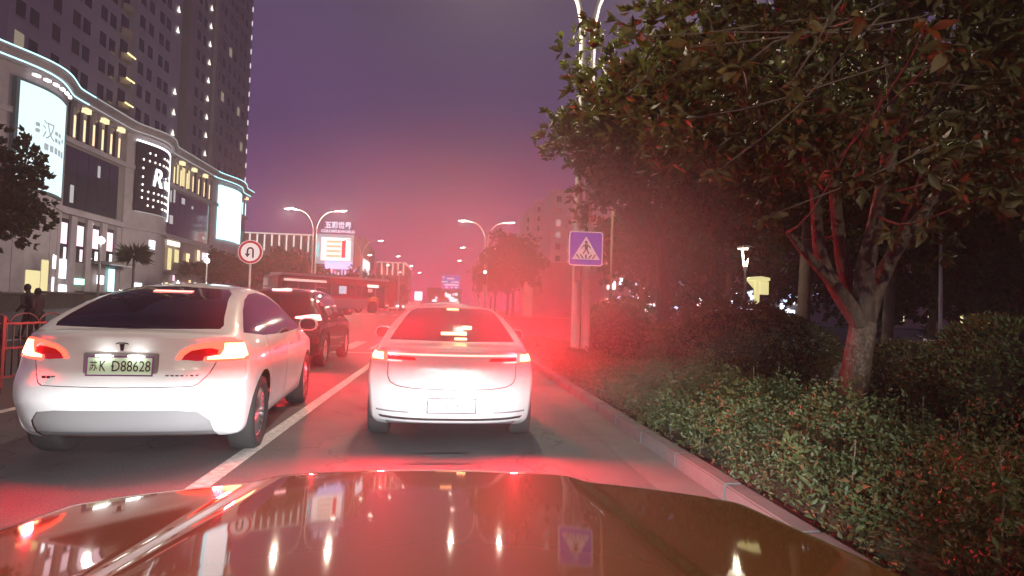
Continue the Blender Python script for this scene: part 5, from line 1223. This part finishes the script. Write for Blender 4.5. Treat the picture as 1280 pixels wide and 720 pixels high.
# ------------------------------------------------------------------ park furniture
def park_lantern(x, y, z, label):
    r = empty('park_lantern', (x, y, 0.1), 0, label, 'lamp'); h = z-0.1
    MB().tube([(0, 0, 0), (0, 0, h-0.9)], [0.07, 0.055], 10).build('pole', dark_metal, r)
    MB().lathe([(0.06, h-0.95), (0.08, h-0.85), (0.09, h-0.8)], 12).build('collar', grey_metal, r)
    gl_ = glow('lantern_glow', (1.0, 0.86, 0.62), 7.0)
    for i in range(4):
        a = i*math.pi/2+0.4; MB().tube([(0.06*math.cos(a), 0.06*math.sin(a), h-0.8), (0.17*math.cos(a), 0.17*math.sin(a), h-0.12)], 0.03, 6).build('light_rod', gl_, r)
    MB().lathe([(0.30, h-0.12), (0.34, h-0.06), (0.05, h+0.02), (0.001, h+0.03)], 20).build('cap', grey_metal, r)
    MB().lathe([(0.001, h-0.135), (0.27, h-0.135), (0.28, h-0.12)], 20).build('reflector', gl_, r)
    lamp('lantern_light', 'POINT', (0, 0, h-0.35), 90, (1, 0.85, 0.6), r, 0.1)
p = atY(932, 307, 22); park_lantern(p.x, 22, p.z, 'lit park lantern with flared head above the brown shrub')
k0 = atY(946, 350, 22); kz = k0.z
ks_ = empty('lit_sign_post', (k0.x, 22, 0.0), 0, 'glowing yellow upright sign post below the park lantern', 'sign')
yl = M('sign_yellow', (0.55, 0.5, 0.2), 0.5, emit=(0.95, 0.88, 0.42), estr=0.75)
MB().bx(-0.09, 0.09, -0.06, 0.06, 0.05, kz).build('post', yl, ks_, bevel=0.008); MB().prism([(-0.42, kz-0.02), (0.46, kz-0.02), (0.46, kz+0.09), (0.1, kz+0.14), (-0.3, kz+0.10)], 'y', -0.14, 0.14).build('cap', yl, ks_)
MB().bx(0.12, 0.46, -0.04, 0.04, kz-0.55, kz-0.04).build('panel', yl, ks_); MB().prism([(-0.40, kz-0.03), (-0.1, kz-0.03), (-0.1, kz-0.34)], 'y', -0.04, 0.04).build('brace', yl, ks_)
# slim dark poles
for px, py, Y, z1, l in ((765, 290, 17.5, None, 'thin rust-brown pole behind the crossing sign'), (1176, 310, 14, None, 'thin pale pole among the park trees')):
    p = atY(px, py, Y); r = empty('slim_pole', (p.x, Y, 0.06), 0, l, 'pole'); MB().tube([(0, 0, 0), (0, 0, p.z+0.6)], [0.05, 0.035], 8).build('shaft', M('rust_pole', (0.16, 0.09, 0.06), 0.7) if px < 900 else grey_metal, r)
    MB().lathe([(0.11, 0), (0.11, 0.03), (0.05, 0.05)], 12).build('foot', dark_metal, r)
# orange wall light on a low wall, red signal lamp
p = atY(1230, 412, 22); r = empty('wall_light', (p.x, 22, 0.06), 0, 'bright orange lamp on a low post at the right edge', 'lamp')
MB().tube([(0, 0, 0), (0, 0, p.z-0.06)], 0.06, 8).build('post', dark_metal, r); MB().box((0, 0, p.z-0.06), (0.24, 0.16, 0.18)).build('lens', glow('orange_lamp', (1, 0.55, 0.14), 9), r, bevel=0.02); MB().box((0, 0, p.z+0.05), (0.3, 0.22, 0.04)).build('cap', dark_metal, r)
lamp('lantern_light', 'POINT', (0, -0.25, p.z), 40, (1, 0.5, 0.12), r, 0.08)
p = atY(1238, 362, 30); r = empty('signal_lamp', (p.x, 30, 0.06), 0, 'small red signal lamp on a pole at the right edge', 'lamp')
MB().tube([(0, 0, 0), (0, 0, p.z+0.2)], 0.05, 8).build('pole', dark_metal, r); MB().box((0, -0.08, p.z-0.06), (0.24, 0.12, 0.34)).build('housing', dark_metal, r)
MB().lathe([(0.001, -0.16), (0.08, -0.15), (0.09, -0.13)], 14, 'y', (0, 0, p.z-0.04)).build('lens', glow('red_signal', (1, 0.05, 0.06), 4), r)
# parked white scooter under the trees
def scooter(x, y, rz, label, mat):
    r = empty('scooter', (x, y, 0.078), rz, label, 'scooter')
    tw = make_wheel(0.22, 0.10, 5)
    for yy in (0, 1.25):
        t = link('tyre', tw[0], None, r, (0, yy, 0.22)); link('rim', tw[1], None, t)
    m = MB()
    m.prism([(-0.25, 0.42), (-0.2, 0.68), (0.35, 0.72), (0.5, 0.5), (0.55, 0.34), (0.95, 0.30), (1.05, 0.5), (1.10, 0.98), (1.18, 0.98), (1.28, 0.5), (1.22, 0.42), (1.0, 0.22), (0.45, 0.22), (0.2, 0.38)], 'x', -0.15, 0.15); m.build('body', mat, r, bevel=0.03)
    MB().prism([(-0.28, 0.70), (-0.25, 0.80), (0.1, 0.82), (0.45, 0.78), (0.42, 0.72)], 'x', -0.13, 0.13).build('seat', dark_plastic, r, bevel=0.02)
    MB().tube([(-0.32, 1.02, 1.06), (-0.12, 1.10, 1.02), (0.12, 1.10, 1.02), (0.32, 1.02, 1.06)], 0.018, 8).build('handlebar', dark_metal, r)
    MB().lathe([(0.001, 1.26), (0.07, 1.25), (0.09, 1.2)], 14, 'y', (0, 0, 0.92)).build('headlamp', chrome, r)
    MB().tube([(0, 1.16, 0.5), (0, 1.25, 0.22)], 0.03, 8).build('fork', dark_metal, r)
    for s in (-1, 1): MB().tube([(s*0.18, 1.1, 1.04), (s*0.24, 1.06, 1.2)], 0.008, 6).build('mirror_stalk', dark_metal, r)
    MB().box((0, -0.38, 0.86), (0.34, 0.3, 0.26)).build('top_box', mat, r, bevel=0.03)
p = atY(1137, 478, 11.2); scooter(p.x, 11.2, R(-60), 'white scooter parked on the path behind the big trunk', white_paint)
p = atY(1190, 470, 12.4); scooter(p.x, 12.4, R(-70), 'dark scooter parked right of the white one', black_paint)

# ------------------------------------------------------------------ air: thin even haze, and an added vapour plume standing in for red lens flare
def vol(name, dens, col, aniso=0.0, hetero=None):
    m = bpy.data.materials.new(name); m.use_nodes = True; n = m.node_tree.nodes; l = m.node_tree.links; n.clear()
    o = n.new('ShaderNodeOutputMaterial'); v = n.new('ShaderNodeVolumePrincipled'); v.inputs['Density'].default_value = dens
    v.inputs['Color'].default_value = (*col, 1); v.inputs['Anisotropy'].default_value = aniso; l.new(v.outputs[0], o.inputs['Volume'])
    if hetero: hetero(n, l, v)
    return m
hz = MB().bx(-150, 130, -60, 330, -1.1, 90).build('haze', vol('haze_air', HAZE, (0.9, 0.88, 0.92)))
tag(hz, 'thin night haze over the whole street', 'haze', kind='stuff')
def puff(n, l, v):
    # density falls off smoothly from the middle of the plume to nothing at its edge
    t = n.new('ShaderNodeTexCoord'); ln = n.new('ShaderNodeVectorMath'); ln.operation = 'LENGTH'; l.new(t.outputs['Object'], ln.inputs[0])
    r = n.new('ShaderNodeMapRange'); r.interpolation_type = 'SMOOTHSTEP'; r.inputs['From Min'].default_value = 0.0; r.inputs['From Max'].default_value = 1.0
    r.inputs['To Min'].default_value = VAPOUR; r.inputs['To Max'].default_value = 0.0; l.new(ln.outputs['Value'], r.inputs['Value']); l.new(r.outputs[0], v.inputs['Density'])
def vapour(c, r, label):  # added plume standing in for red lens flare
    m = MB(); n = 24; vs = []
    for i in range(13):
        e = -math.pi/2+math.pi*i/12
        for j in range(n): a = 2*math.pi*j/n; vs.append((math.cos(e)*math.cos(a), math.cos(e)*math.sin(a), math.sin(e)))
    m.add(vs, [(i*n+j, i*n+(j+1) % n, (i+1)*n+(j+1) % n, (i+1)*n+j) for i in range(12) for j in range(n)], True)
    o = m.build('flare_vapour', vol('flare_vapour', VAPOUR, (0.95, 0.93, 0.95), 0.0, puff)); o.location = c; o.scale = r; bpy.context.view_layer.update()
    tag(o, label, 'vapour', kind='stuff')
if VAPOUR > 0: vapour((0.40, 6.0, 1.85), (3.3, 2.6, 1.7), 'added thin vapour in place of red lens flare round the waiting cars')
